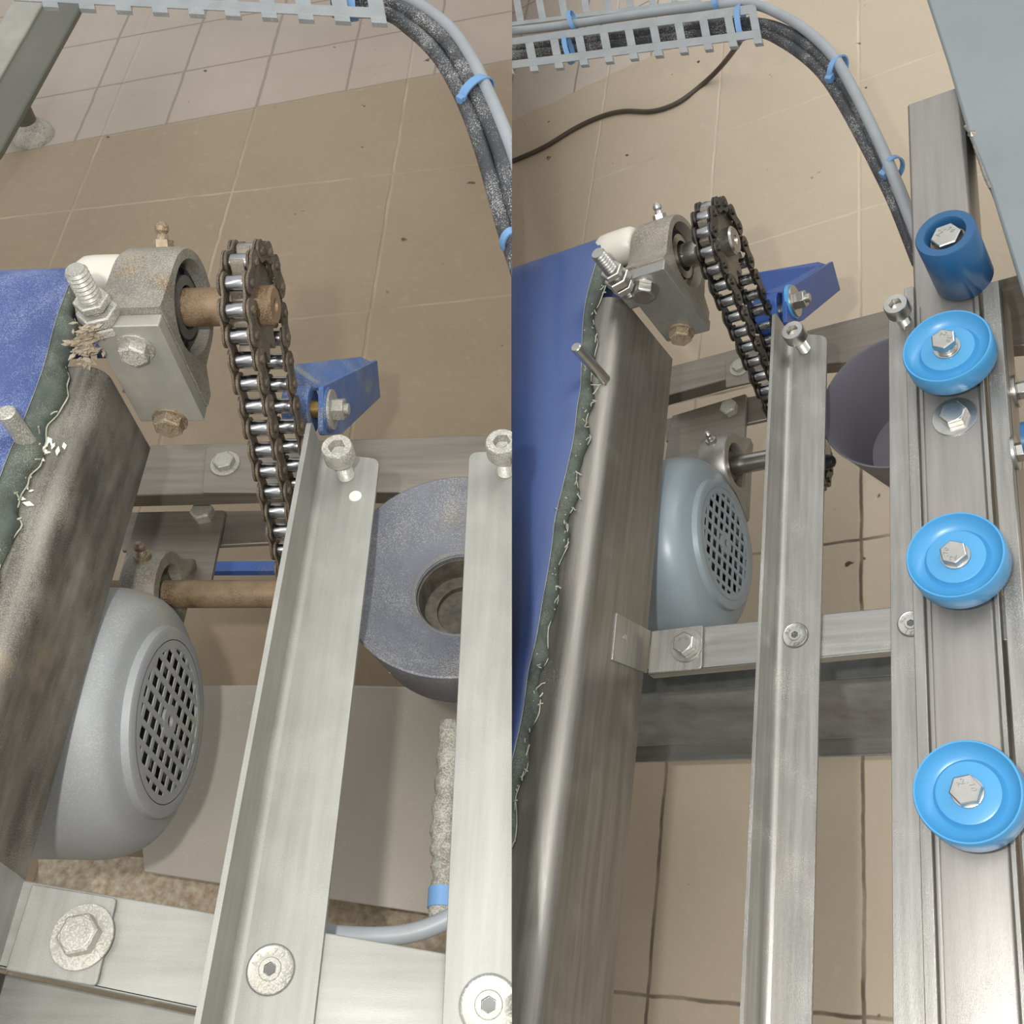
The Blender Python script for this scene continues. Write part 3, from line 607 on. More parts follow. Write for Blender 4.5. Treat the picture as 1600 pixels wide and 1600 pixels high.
# ---------------------------------------------------------------- chains
def chain(S, xc, top, bot, rad, pitch, teeth, label, mats, push=0.0, f0=0.6):
    c1, c2 = Vector(top), Vector(bot); d = (c2 - c1); dist = d.length; d.normalize(); n = Vector((-d.y, d.x))
    if n.x > 0: n = -n          # towards -y : camera side strand
    total = 2 * dist + 2 * math.pi * rad; num = int(round(total / pitch / 2)) * 2; p = total / num
    def at(s):
        s %= total
        if s < dist: return c1 + n * rad + d * s
        s -= dist
        if s < math.pi * rad: a = s / rad; return c2 + n * rad * math.cos(a) + d * rad * math.sin(a)
        s -= math.pi * rad
        if s < dist:
            f = s / dist; return c2 - n * rad - d * s + n * push * (1 - (1 - min(f / f0, (1 - f) / (1 - f0))) ** 2)
        s -= dist; a = s / rad; return c1 - n * rad * math.cos(a) - d * rad * math.sin(a)
    base = Vector((xc, c1.x, c1.y)); t = thing('roller_chain', label, 'chain', S, base)
    q = p / 0.0205; hr = 0.0092 * q
    def plate(x, th, wst=0.0062):
        pts = []
        for k in range(11): a = math.pi / 2 + math.pi * k / 10; pts.append((-p / 2 + hr * math.cos(a), hr * math.sin(a)))
        pts.append((0, -wst * q))
        for k in range(11): a = -math.pi / 2 + math.pi * k / 10; pts.append((p / 2 + hr * math.cos(a), hr * math.sin(a)))
        pts.append((0, wst * q))
        return [Vector((x, a, b)) for a, b in pts], th
    def link_mesh(xh, pins):
        m = MB()
        for sgn in (-1, 1):
            pts, th = plate(sgn * xh, 0.002 * q); m.prism(pts, (sgn * th, 0, 0))
        if pins:
            for e in (-1, 1):
                m.lathe([(0.0028 * q, -xh - 0.0042 * q), (0.0036 * q, -xh - 0.0036 * q), (0.0036 * q, xh + 0.0036 * q), (0.0028 * q, xh + 0.0042 * q)], (0, e * p / 2, 0), XA, 14)
        return m
    proto = {}
    def inst(key, builder, mat, parent, mtx):
        if key not in proto:
            o = mk(key[1], builder(), mat, S, None, parent, 0.0); proto[key] = o
        else:
            o = proto[key].copy(); COL.objects.link(o); o.parent = parent; MESHES.append(o)
        o.matrix_parent_inverse = Matrix.Identity(4); o.matrix_basis = mtx; return o
    for k in range(num):
        a, b = at(k * p + 0.006), at((k + 1) * p + 0.006); mid = (a + b) / 2; e = (b - a).normalized()
        mtx = Matrix.Translation(Vector((0, mid.x - c1.x, mid.y - c1.y))) @ Matrix(((1, 0, 0, 0), (0, e.x, -e.y, 0), (0, e.y, e.x, 0), (0, 0, 0, 1)))
        if k % 2:
            inst((S is L, 'outer_link'), lambda: link_mesh(0.0104 * q, True), mats[0], t, mtx)
        else:
            lk = inst((S is L, 'inner_link'), lambda: link_mesh(0.0076 * q, False), mats[0], t, mtx)
            for s_ in (-1, 1):
                inst((S is L, 'link_roller'), lambda: MB().lathe([(0.0035 * q, -0.0074 * q), (0.0064 * q, -0.0074 * q), (0.0067 * q, -0.0064 * q), (0.0067 * q, 0.0064 * q), (0.0064 * q, 0.0074 * q), (0.0035 * q, 0.0074 * q)], (0, 0, 0), XA, 22), mats[1], lk, Matrix.Translation((0, s_ * p / 2, 0)))
    # sprockets
    for cc, lab in ((c1, 'upper'), (c2, 'lower')):
        base2 = Vector((xc, cc.x, cc.y)); nt_ = teeth
        prof = []
        for k in range(nt_ * 6):
            a = 2 * math.pi * k / (nt_ * 6); ph = k % 6; rr = rad + (-0.0062, -0.0045, 0.003, 0.0062, 0.003, -0.0045)[ph] * q
            prof.append(Vector((xc - 0.0055 * q, cc.x + rr * math.cos(a), cc.y + rr * math.sin(a))))
        lb = ('upper' if lab == 'upper' else 'lower') + (' dirty' if S is L else ' clean') + ' toothed sprocket inside the ' + ('left' if S is L else 'right') + ' roller chain'
        st = thing('sprocket', lb, 'sprocket', S, base2)
        mk('toothed_disc', MB().prism(prof, (0.011 * q, 0, 0)), mats[2], S, base2, st, 0.0006)
        hw = 0.018 * q; r2 = 0.016 * q
        mk('hub', MB().lathe([(0.004, -0.018 * q), (r2, -0.018 * q), (r2, hw - 0.002), (r2 - 0.002, hw), (r2 * 0.35, hw), (r2 * 0.28, hw - 0.003), (0.0008, hw - 0.003)], base2, XA, 40), mats[3], S, base2, st)
    return t
chain(L, -0.279, cL, (0.516, -0.1795), 0.043, 0.0205, 14, 'dirt-caked roller chain with shiny rollers on the left machine', ('chain_dirty', 'chain_roller', 'sprocket', 'rusty_shaft'), 0.019)
chain(R, -0.393, cR, (0.678, -0.173), 0.0390, 0.0188, 13, 'oiled clean roller chain on the right machine', ('chain_clean', 'chain_roller', 'sprocket', 'shaft'), 0.010)

# lower shafts and bearings
def lower_bearing(S, x0, x1, c, rad, label, mat, nip):
    base = Vector(((x0 + x1) / 2, c[0], c[1] - 0.04)); t = thing('lower_bearing', label, 'bearing', S, base)
    m = MB(); br = rad * 0.62; seg = 48; O = []; I = []
    for i in range(seg):
        a = 2 * math.pi * i / seg; dy, dz = math.cos(a), math.sin(a)
        if dz >= 0: tt = rad
        else:
            tt = min(rad * 1.05 / -dz, rad / max(1e-6, abs(dy) - 0.55 * -dz) if abs(dy) > 0.55 * -dz + 1e-6 else 9)
        o2 = (dy * tt, dz * tt)
        O.append(o2); I.append((dy * br, dz * br))
    rings = [[Vector((x, c[0] + p[0], c[1] + p[1])) for p in Q] for x, Q in ((x0, [(p[0] * .95, p[1] * .95) for p in O]), (x0 + 0.004, O), (x1 - 0.003, O), (x1, [(p[0] * .95, p[1] * .95) for p in O]), (x1, [(p[0] * 1.1, p[1] * 1.1) for p in I]), (x1 - 0.004, I), (x0, I))]
    m.loft(rings, closed=True); mk('housing', m, mat, S, base, t, angle=50)
    mk('bearing_insert', MB().lathe([(br * 0.4, x0), (br, x0), (br, x1 - 0.01), (br * 0.8, x1 - 0.012), (br * 0.7, x1 - 0.006), (br * 0.4, x1 - 0.006)], Vector((0, c[0], c[1])), XA, 36, True), 'dark_inside', S, base, t)
    d = Vector((0, 0.35, 0.94)).normalized(); nipple(S, Vector(((x0 + x1) / 2, c[0], c[1])) + d * rad, d, base, t, nip, 'bolt_rust' if S is L else 'chrome')
lower_bearing(L, -0.452, -0.418, (0.516, -0.1795), 0.043, 'dusty bearing of the lower shaft, behind the dusty motor cover', 'cast_dirty', 0.0055)
lower_bearing(R, -0.515, -0.480, (0.678, -0.173), 0.040, 'clean grey bearing of the lower shaft, behind the clean motor cover', 'plate_grey', 0.0045)
for S, c, x0, x1, r, mt, lab in ((L, (0.516, -0.1795), -0.50, -0.25, 0.0135, 'rusty_shaft', 'rusty lower shaft crossing behind the left motor cover'), (R, (0.678, -0.173), -0.56, -0.372, 0.0115, 'shaft', 'polished lower shaft crossing behind the right motor cover')):
    o = mk('lower_shaft', MB().lathe([(r - 0.001, x0), (r, x0 + 0.001), (r, x1 - 0.001), (r - 0.001, x1)], Vector((0, c[0], c[1])), XA, 36), mt, S, (x0, c[0], c[1])); tag(o, lab, 'shaft')
q = R.X(1293, 722, -0.335); o = mk('black_knob', MB().lathe([(0.004, -0.02), (0.007, -0.02), (0.008, 0), (0.006, 0.006), (0.003, 0.008)], q, XA, 12), 'black', R, q); tag(o, 'small black knob showing between the right angle rail and the grey cup', 'knob')

# ---------------------------------------------------------------- chain tensioners
def tensioner(S, cx, arm, web, flange, nut, xr, xa, rr, label, mats):
    c = S.X(*cx, (xr[0] + xr[1]) / 2); base = c; t = thing('chain_tensioner', label, 'chain tensioner', S, base)
    mk('tension_roller', MB().lathe([(0.006, xr[0]), (rr - 0.001, xr[0]), (rr, xr[0] + 0.001), (rr, xr[1] - 0.001), (rr - 0.001, xr[1]), (rr * 0.55, xr[1]), (0.006, xr[1] - 0.002)], Vector((0, c.y, c.z)), XA, 44), mats[0], S, base, t)
    mk('bush', MB().lathe([(0.0085, xr[1] - 0.003), (0.0085, xa)], Vector((0, c.y, c.z)), XA, 24), 'brass' if S is L else 'chrome', S, base, t)
    ap = [S.X(x, y, xa) for x, y in arm]; mk('arm_plate', MB().prism(rounded(ap, [0.004, 0.001, 0.001, 0.008, 0.012]), (0.005, 0, 0)), mats[1], S, base, t, 0.0006)
    wp = [S.X(x, y, xa - dx) for (x, y, dx) in web]; mk('web_plate', MB().prism(wp, (0.0, 0.0, -0.004)), mats[1], S, base, t, 0.0006)
    f = S.X(*nut, xa + 0.005)
    mk('flange', MB().lathe([(0.006, xa + 0.003), (flange, xa + 0.003), (flange, xa + 0.007), (0.006, xa + 0.007)], Vector((0, f.y, f.z)), XA, 40), mats[2], S, base, t)
    mk('washer', MB().lathe([(flange * 0.9, xa + 0.007), (flange * 0.9, xa + 0.0095), (0.004, xa + 0.0095)], Vector((0, f.y, f.z)), XA, 36), mats[3], S, base, t)
    o3 = Vector((xa + 0.0095, f.y, f.z)); hr_ = flange * 0.52
    nm = MB().loft([hexring(o3, XA, hr_, 0), hexring(o3, XA, hr_, 0.010), hexring(o3, XA, hr_ * 0.88, 0.011)]).lathe([(hr_ * 0.5, 0.01), (hr_ * 0.5, 0.015), (hr_ * 0.4, 0.0155)], o3, XA, 20)
    mk('nut', nm, mats[3], S, base, t, 0.0003)
tensioner(L, (470, 640), [(497, 604), (583, 563), (588, 621), (527, 678), (496, 681)], [(448, 570, 0.03), (563, 557, 0.006), (582, 566, 0), (500, 606, 0), (452, 606, 0.03)], 0.0215, (514, 640), (-0.300, -0.275), -0.268, 0.023, 'dusty blue chain tensioner with angled arm, right of the dirty chain', ('blue_paint_dirty', 'blue_paint_dirty', 'blue_paint_dirty', 'bolt_dusty'))
tensioner(R, (1206, 490), [(1222, 455), (1295, 410), (1307, 455), (1248, 503), (1222, 510)], [(1185, 425, 0.03), (1278, 409, 0.006), (1294, 414, 0), (1224, 457, 0), (1190, 458, 0.03)], 0.0190, (1238, 472), (-0.402, -0.375), -0.368, 0.022, 'clean blue chain tensioner with angled arm, right of the clean chain', ('blue_paint', 'blue_paint', 'blue', 'chrome'))

# ---------------------------------------------------------------- motors with fan covers
def motor(S, fx, c, rad, label, mats, body_to):
    base = Vector((fx, c[0], c[1])); t = thing('motor', label, 'motor', S, base); cc = Vector((0, c[0], c[1]))
    face_r = rad * 0.70; dep = rad * 0.5
    prof = [(rad * 1.0, body_to), (rad * 1.0, fx - dep * 0.9)]
    for k in range(1, 9): a = math.pi / 2 * k / 9; prof.append((rad * (0.80 + 0.20 * math.cos(a)), fx - dep * 0.9 + dep * 0.72 * math.sin(a)))
    prof += [(rad * 0.78, fx - dep * 0.16), (face_r * 1.02, fx - dep * 0.12), (face_r * 1.0, fx - 0.001), (face_r * 0.97, fx)]
    rim_in = face_r * 0.86
    prof += [(rim_in, fx), (rim_in, fx - 0.002)]
    inner = [(r_ - 0.002, x_ - 0.002) for r_, x_ in reversed(prof[:-2])]
    mk('fan_cover', MB().lathe(prof + inner, cc, XA, 72, True, up=(0, 0, 1)), mats[0], S, base, t, angle=45)
    # grille: bars with square holes, cut to the round opening
    g = MB(); n = 9; pit = 2 * rim_in / n; bw = pit * 0.32; u1, v1 = Vector((0, 1, 0)), Vector((0, 0, 1))
    for k in range(n + 1):
        q = -rim_in + k * pit; hl = math.sqrt(max(0, (rim_in * 1.01) ** 2 - q * q))
        if hl < pit * 0.5: continue
        g.box(base + u1 * q + XA * -0.0007, (0.0011, bw, hl * 2), (XA, u1, v1)); g.box(base + v1 * q + XA * -0.0008, (0.0010, hl * 2, bw), (XA, u1, v1))
    # solid segments outside the slotted field and the centre boss
    g.lathe([(rim_in * 0.90, fx - 0.003), (rim_in * 1.01, fx - 0.003), (rim_in * 1.01, fx), (rim_in * 0.90, fx)], cc, XA, 64, True)
    g.lathe([(rad * 0.045, fx - 0.003), (rad * 0.12, fx - 0.003), (rad * 0.12, fx), (rad * 0.045, fx)], cc, XA, 30, True)
    mk('grille', g, mats[0], S, base, t)
    f = MB()
    for k in range(9):
        a = 2 * math.pi * k / 9; dd = Vector((0, math.cos(a), math.sin(a))); tt = Vector((0, -math.sin(a), math.cos(a)))
        f.box(base + dd * rim_in * 0.6 + XA * -0.022, (0.026, 0.002, rim_in * 0.75), (XA, tt, dd))
    f.lathe([(rad * 0.2, fx - 0.04), (rad * 0.2, fx - 0.008), (rad * 0.04, fx - 0.008)], cc, XA, 24)
    mk('fan', f, mats[1], S, base, t)
    mk('motor_body', MB().lathe([(rad * 0.3, body_to - 0.05), (rad * 0.95, body_to - 0.05), (rad * 0.95, fx - 0.06), (rad * 0.3, fx - 0.058)], cc, XA, 48), 'dark_inside', S, base, t)
motor(L, -0.365, (0.361, -0.125), 0.112, 'dusty grey motor with round slotted fan cover under the grimy beam', ('grey_paint_dusty', 'dark_inside'), -0.52)
motor(R, -0.468, (0.551, -0.130), 0.104, 'clean grey motor with round slotted fan cover under the clean beam', ('grey_paint', 'dark_inside'), -0.60)

# ---------------------------------------------------------------- grey cups / roller
kL = L.mpp(712, 893, -0.04); c = L.P(712, 893, -0.03); r = 185 * kL * 0.98; b = Vector((c.x, c.y, -0.105)); z = 0.075
t = thing('dusty_grey_roller', 'large dusty grey tapered roller with a round hole, between the two left rails', 'roller', L, b)
mk('drum', MB().lathe([(r * 0.82, 0), (r * 0.86, 0.004), (r * 0.985, z - 0.006), (r, z), (r * 0.985, z + 0.001), (r * 0.93, z - 0.003), (r * 0.44, z - 0.032), (r * 0.40, z - 0.034), (r * 0.40, 0.004), (r * 0.5, 0)], b, ZA, 96, True), 'rubber_dirty', L, b, t, angle=50)
mk('hole_rim', MB().lathe([(r * 0.40, z - 0.038), (r * 0.435, z - 0.0335), (r * 0.425, z - 0.0315), (r * 0.395, z - 0.036)], b, ZA, 64, True), 'steel_dusty', L, b, t)
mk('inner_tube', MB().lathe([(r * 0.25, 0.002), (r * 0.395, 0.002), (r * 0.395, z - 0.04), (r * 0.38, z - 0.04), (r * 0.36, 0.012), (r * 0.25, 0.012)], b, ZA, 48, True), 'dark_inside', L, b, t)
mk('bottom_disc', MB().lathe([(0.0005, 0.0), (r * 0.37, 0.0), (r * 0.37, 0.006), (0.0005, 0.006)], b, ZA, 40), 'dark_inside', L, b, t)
kR = R.mpp(1395, 622, -0.04); c = R.P(1402, 624, -0.03); r = 117 * kR; b = Vector((c.x, c.y, -0.125)); z = 0.095
mk_ = mk('grey_cup', MB().lathe([(0.0006, 0), (r * 0.70, 0), (r * 0.72, 0.002), (r * 0.985, z - 0.003), (r, z), (r * 0.985, z + 0.001), (r * 0.965, z - 0.001), (r * 0.70, 0.0045), (0.0006, 0.004)], b, ZA, 96), 'cup', R, b, angle=50)
tag(mk_, 'clean smooth grey tapered open cup between the right angle rail and the track', 'cup')

# ---------------------------------------------------------------- belts
def belt(S, top, edge_pix, h, far_pix, left_px, label, mats, frays, strip_w, seed):
    rnd = random.Random(seed); base = S.P(*far_pix, h); t = thing('conveyor_belt', label, 'conveyor belt', S, base)
    E_ = smooth_path([S.P(x, y, h) for x, y in edge_pix], 5); far = E_[0]; xl = S.P(*left_px, h).x
    m = MB(); nseg = 14; vs = []; fs = []
    ys = [p.y for p in E_]
    for i, p in enumerate(E_):
        for k in range(3): vs.append(Vector((p.x + (xl - p.x) * k / 2, p.y + (0.0 if k == 0 else 0), h)))
    for i in range(len(E_) - 1):
        for k in range(2): a = i * 3 + k; fs.append((a, a + 1, a + 4, a + 3))
    # roll over the end roller
    rr = 0.045; b0 = len(vs); fy = L_fy(S, far_pix, left_px, h)
    for j in range(1, nseg + 1):
        a = math.pi * j / nseg
        for k in range(3):
            p = vs[k]; yy = p.y + rr * math.sin(a) * 0.9; vs.append(Vector((p.x, yy, h - rr + rr * math.cos(a))))
    for j in range(nseg):
        for k in range(2):
            A = k if j == 0 else b0 + (j - 1) * 3 + k; B = b0 + j * 3 + k; fs.append((A, B, B + 1, A + 1))
    m.add(vs, fs); o = mk('belt_sheet', m, mats[0], S, base, t, angle=60)
    so = o.modifiers.new('thick', 'SOLIDIFY'); so.thickness = 0.0025; so.offset = 0
    # felt edge strip sagging down to the right of the blue face
    m = MB(); vs = []; fs = []; n = 4; zz = 0
    for i, p in enumerate(E_):
        f_ = i / (len(E_) - 1); wd = strip_w(f_) * (0.8 + 0.3 * rnd.random())
        q = 0.003 * math.sin(i * 0.9 + seed)
        vs += [p + Vector((-0.001, 0, -0.0005)), p + Vector((wd * 0.35, 0, -0.001 + q * 0.5)), p + Vector((wd * 0.75 + q, 0, -0.005 + q)), p + Vector((wd + q, 0, -0.012))]
    for i in range(len(E_) - 1):
        for k in range(3): a = i * 4 + k; fs.append((a, a + 1, a + 5, a + 4))
    m.add(vs, fs); o = mk('frayed_edge_strip', m, 'felt', S, base, t, angle=60, label='grey-green felt edge of the belt, worn and wavy')
    so = o.modifiers.new('thick', 'SOLIDIFY'); so.thickness = 0.0018; so.offset = 0
    m = MB()
    pth = [vs[i * 4 + 3] + Vector((rnd.uniform(-0.001, 0.001), 0, 0.001)) for i in range(0, len(E_))]
    m.tube(smooth_path(pth, 3), 0.0006, 6)
    m.tube([vs[i * 4] + Vector((0.0006, 0, 0.0012)) for i in range(len(E_))], 0.0006, 6)
    for _ in range(frays):
        i = rnd.randrange(2, len(E_) - 1); p = vs[i * 4 + 3] + Vector((rnd.uniform(-0.006, 0.0), rnd.uniform(-0.006, 0.006), 0.003))
        ln = rnd.uniform(0.004, 0.013); pts = [p]; dv = Vector((rnd.uniform(-1, 0.6), rnd.uniform(-1, 1), rnd.uniform(-0.1, 0.6))).normalized()
        for k in range(4): dv = (dv + Vector((rnd.uniform(-.5, .5), rnd.uniform(-.5, .5), rnd.uniform(-.3, .3)))).normalized(); pts.append(pts[-1] + dv * ln / 4)
        m.tube(pts, 0.0006, 5)
    o = mk('loose_threads', m, 'fray', S, base, t); o['kind'] = 'stuff'
    return t
def L_fy(S, a, b, h): return S.P(*a, h).y
belt(L, None, [(110, 440), (88, 500), (68, 575), (40, 650), (12, 715), (-15, 790), (-45, 880), (-80, 1000)], 0.108, (110, 440), (-420, 500), 'flour-dusted blue conveyor belt at the left edge of the photo', ('belt_dusty',), 40, lambda f: 0.016 if f > 0.12 else 0.007, 3)
belt(R, None, [(938, 390), (916, 470), (910, 530), (908, 600), (902, 640), (896, 690), (880, 760), (868, 810), (862, 860), (850, 930), (838, 1000), (826, 1050), (818, 1110), (803, 1180), (790, 1240), (770, 1350)], 0.125, (938, 390), (300, 500), 'clean blue conveyor belt with a frayed torn edge, middle of the photo', ('belt',), 260, lambda f: 0.0075 if f < 0.5 else 0.0055, 5)

# wood-chip like debris on the grimy beam
rnd = random.Random(11)
m = MB()
def flake(mb, p, s):
    a = rnd.uniform(0, 6.28); u = Vector((math.cos(a), math.sin(a), rnd.uniform(-.2, .2))).normalized(); v = u.cross(ZA).normalized()
    mb.prism([p - u * s, p - v * s * 0.4, p + u * s, p + v * s * 0.45], (0, 0, 0.0006))
for _ in range(40):
    q = L.P(rnd.gauss(56, 14), rnd.gauss(700, 9), 0.0952); flake(m, q + ZA * rnd.uniform(0, 0.002), rnd.uniform(0.002, 0.005))
for _ in range(16): q = L.P(rnd.uniform(5, 50), rnd.uniform(740, 800), 0.0952); flake(m, q, rnd.uniform(0.002, 0.005))
o = mk('crumb_debris', m, 'white_chip', L, L.P(56, 700, 0.095)); tag(o, 'pale flaky crumbs caked around the grey pin on the grimy beam', 'crumbs', None, 'stuff')
m = MB()
for _ in range(90):
    q = L.Y(rnd.gauss(135, 12), rnd.gauss(540, 14), 0.553); flake(m, q, rnd.uniform(0.002, 0.006))
o = mk('grime_debris', m, 'tan_grime', L, L.Y(135, 540, 0.553)); tag(o, 'brown grime packed between the left belt edge and the bearing plate', 'grime', None, 'stuff')
for px, py, fl in ((93, 600, 'pale oat flake lying on the grimy beam, highest of the four by the belt edge'), (43, 637, 'pale oat flake on the grimy beam, leftmost of the four by the belt edge'), (67, 632, 'pale oat flake on the grimy beam, upper of the close pair above the pin'), (70, 640, 'pale oat flake on the grimy beam, lower of the close pair above the pin')):
    q = L.P(px, py, 0.0952); o = mk('oat_flake', MB().lathe([(0.0003, 0), (0.0022, 0), (0.0018, 0.0007), (0.0003, 0.0009)], q, ZA, 12), 'white_chip', L, q); tag(o, fl, 'flake', 'oat flakes on the grimy beam')

# ---------------------------------------------------------------- drip sheet, hoses on the left machine
p = [L.P(x, y, -0.36) for x, y in ((200, 1072), (520, 1070), (840, 1080), (840, 1452), (527, 1405), (335, 1378), (226, 1361))]
o = mk('drip_sheet', MB().prism(p, (0, 0, -0.004)), 'drip', L, p[0]); tag(o, 'plain grey-beige metal drip sheet low under the left machine', 'metal sheet')
p = [L.P(x, y, -0.43) for x, y in ((60, 1330), (230, 1340), (840, 1400), (840, 1560), (60, 1500))]
o = mk('grimy_base_plate', MB().prism(p, (0, 0, -0.01)), 'tan_grime', L, p[0]); tag(o, 'brown grimy base plate seen below the edge of the drip sheet', 'metal plate')
pts = smooth_path([L.P(x, y, -0.12) for x, y in ((703, 1130), (697, 1220), (690, 1300), (692, 1360), (688, 1440))], 8)
o = mk('crusted_hose', MB().tube(pts, [0.0085 + 0.0012 * math.sin(i * 1.7) for i in range(len(pts))], 14), 'crust', L, pts[0]); tag(o, 'dough-crusted vertical hose peeking out beside the left flat rail', 'hose')
o = mk('zip_tie', MB().tube([pts[-6], pts[-3]], 0.0105, 14), 'tie', L, pts[-4]); tag(o, 'blue zip tie around the dough-crusted hose', 'zip tie')
pts = smooth_path([L.P(x, y, -0.06) for x, y in ((480, 1455), (540, 1462), (600, 1463), (650, 1456), (700, 1436), (760, 1400))], 8)
o = mk('grey_hose', MB().tube(pts, 0.0065, 14), 'grey_cable', L, pts[0]); tag(o, 'smooth grey hose curving above the cross bar between the left rails', 'hose')
pts = [L.P(x, y, -0.40) for x, y in ((330, 888), (440, 888))]; o = mk('blue_bar', MB().box((pts[0] + pts[1]) / 2, ((pts[1] - pts[0]).length, 0.014, 0.01)), 'blue_paint', L, pts[0]); tag(o, 'thin bright blue bar on the floor behind the rusty lower shaft', 'bar')

# ---------------------------------------------------------------- dark leg, upper left
t0 = L.P(118, -30, 0.05); t1 = L.P(10, 190, -0.30)
bL = L.P(20, 215, -0.55); t = thing('machine_leg', 'dark olive-grey sloping machine leg in the upper left corner', 'machine leg', L, bL)
q = [L.P(x, y, -0.25) for x, y in ((62, -40), (150, -40), (120, 20), (60, 128), (2, 232), (-70, 330), (-120, 300))]
mk('tube_front', MB().prism(q, (0, 0, -0.012)), 'leg_dark', L, bL, t, 0.003)
q = [L.P(x, y, -0.245) for x, y in ((40, -40), (92, -40), (-30, 170), (-90, 200))]
mk('tube_side', MB().prism(q, (0, 0, -0.01)), 'plate_dusty', L, bL, t, 0.003)
f0 = L.P(54, 214, -0.55); m = MB().lathe([(0.018, 0.02), (0.020, 0.06), (0.024, 0.10), (0.026, 0.24)], f0, ZA, 20); mk('foot_stem', m, 'leg_dark', L, bL, t)
mk('foot_pad', MB().lathe([(0.012, 0.0), (0.040, 0.0), (0.038, 0.012), (0.020, 0.035), (0.01, 0.04)], f0, ZA, 28), 'crust', L, bL, t, label='dusty pale rubber foot of the leg')

# ---------------------------------------------------------------- cables, ties, trays
def cable(S, pix, h, r, mat, label, n=8, cat='cable'):
    hh = h if isinstance(h, list) else [h] * len(pix)
    pts = smooth_path([S.P(x, y, z_) for (x, y), z_ in zip(pix, hh)], n); o = mk('cable', MB().tube(pts, r, 16), mat, S, pts[0]); tag(o, label, cat); return pts
hC = -0.02
cable(L, [(520, -40), (600, -16), (650, 5), (700, 42), (735, 90), (760, 140), (782, 190), (805, 250), (830, 330)], hC + 0.004, 0.0078, 'grey_cable', 'smooth grey cable on the outside of the bend, top of the left half')
cable(L, [(520, 2), (600, 6), (650, 26), (698, 66), (730, 118), (758, 178), (782, 240), (803, 320), (824, 400)], hC, 0.0088, 'black_dusty', 'flour-speckled black cable in the middle of the left bundle')
cable(L, [(520, 16), (600, 20), (640, 44), (682, 84), (712, 132), (738, 190), (762, 262), (784, 340), (803, 400), (826, 470)], hC - 0.006, 0.0088, 'black_dusty', 'flour-speckled black cable on the inner side of the left bundle')
hD = -0.05
cable(R, [(760, 52), (850, 44), (950, 30), (1050, 16), (1130, 8), (1180, 8), (1225, 26), (1265, 52), (1303, 90), (1334, 142), (1361, 196), (1385, 248), (1405, 298), (1436, 376)], hD + 0.000, 0.0066, 'grey_cable', 'smooth grey cable running along the tray and round the right bend')
bl1 = cable(R, [(760, 76), (850, 68), (950, 58), (1050, 46), (1130, 38), (1188, 38), (1228, 50), (1268, 74), (1300, 104), (1330, 148), (1360, 204), (1386, 258), (1408, 308), (1440, 400)], hD - 0.012, 0.0078, 'black_dusty', 'printed black cable in the middle of the right bundle')
cable(R, [(760, 90), (850, 82), (950, 70), (1050, 58), (1130, 50), (1188, 50), (1222, 64), (1260, 90), (1290, 120), (1318, 162), (1348, 216), (1376, 270), (1400, 320), (1436, 410)], hD - 0.018, 0.0078, 'black_dusty', 'flour-speckled black cable on the inner side of the right bundle')
# printing on the black cable
up = (R.F.transposed() @ Vector((0, 0, -1))).normalized(); m = MB(); st = 'PUR/PVC 4x0,25mm2'
cand = [p_ for p_ in bl1]; segs = []
i0 = min(range(len(bl1)), key=lambda i: (bl1[i] - R.P(1302, 106, hD - 0.012)).length); s_ = 0; i = i0; pos = bl1[i0].copy(); step = 0.0088
for ch in st:
    rem = step
    while i > 1 and rem > 0:
        dv = bl1[i - 1] - pos; l_ = dv.length
        if l_ > rem: pos = pos + dv.normalized() * rem; rem = 0
        else: pos = bl1[i - 1].copy(); i -= 1; rem -= l_
    tg = (bl1[i - 1] - bl1[i]).normalized()
    if ch != ' ':
        y_ = up.cross(tg).normalized(); m.text(ch, pos + up * 0.0082, tg, y_, 0.010, 0)
o = mk('cable_printing', m, 'grey_cable', R, bl1[i0]); tag(o, 'pale printed lettering on the black cable of the right bundle', 'lettering')
cable(R, [(770, 262), (805, 250), (850, 230), (900, 200), (940, 182), (975, 174), (1020, 174), (1060, 160), (1100, 130), (1130, 100), (1158, 62), (1172, 30)], [-0.545] * 9 + [-0.50, -0.40, -0.30], 0.0052, 'cord', 'thin dark brown cord snaking across the tan tiles', cat='cord')
def band(S, pa, pb, h, label, wd=0.007, th=0.0020, depth=0.013, head=True, up_=True):
    """zip tie loop around a bundle seen from pixel pa to pb"""
    a, b = S.P(*pa, h), S.P(*pb, h); c = (a + b) / 2; u = (b - a).normalized(); ru = (b - a).length / 2; v = ZA; w_ = u.cross(v).normalized()
    base = c; t = thing('zip_tie', label, 'zip tie', S, base)
    def ring(off, k): return [c + w_ * off + (u * math.cos(x) * (ru + k) + v * math.sin(x) * (depth + k)) for x in [2 * math.pi * i / 32 for i in range(32)]]
    mk('strap', MB().loft([ring(-wd / 2, 0), ring(-wd / 2, th), ring(wd / 2, th), ring(wd / 2, 0)], closed=True), 'tie', S, base, t, angle=50)
    if head: mk('lock_head', MB().box(b + v * 0.003, (0.010, 0.009, 0.009), (u, w_, v)), 'tie', S, base, t, 0.001)
band(L, (766, 128), (722, 158), hC, 'blue zip tie round the dusty cable bundle in the left half', 0.011)
band(L, (812, 372), (786, 384), hC, 'blue zip tie at the photo middle, lower on the left cable bundle', 0.008, head=False)
band(R, (1320, 92), (1298, 125), hD - 0.008, 'blue zip tie on the bend of the right cable bundle')
band(R, (1408, 252), (1384, 274), hD - 0.008, 'blue zip tie low on the right cable bundle, near the steel bar', 0.006)
band(R, (1157, 12), (1159, 60), hD, 'blue zip tie at the rounded end of the right cable tray', 0.0075)
band(R, (886, 60), (892, 96), hD, 'blue zip tie on the right cable tray, nearer the photo middle', 0.0075)
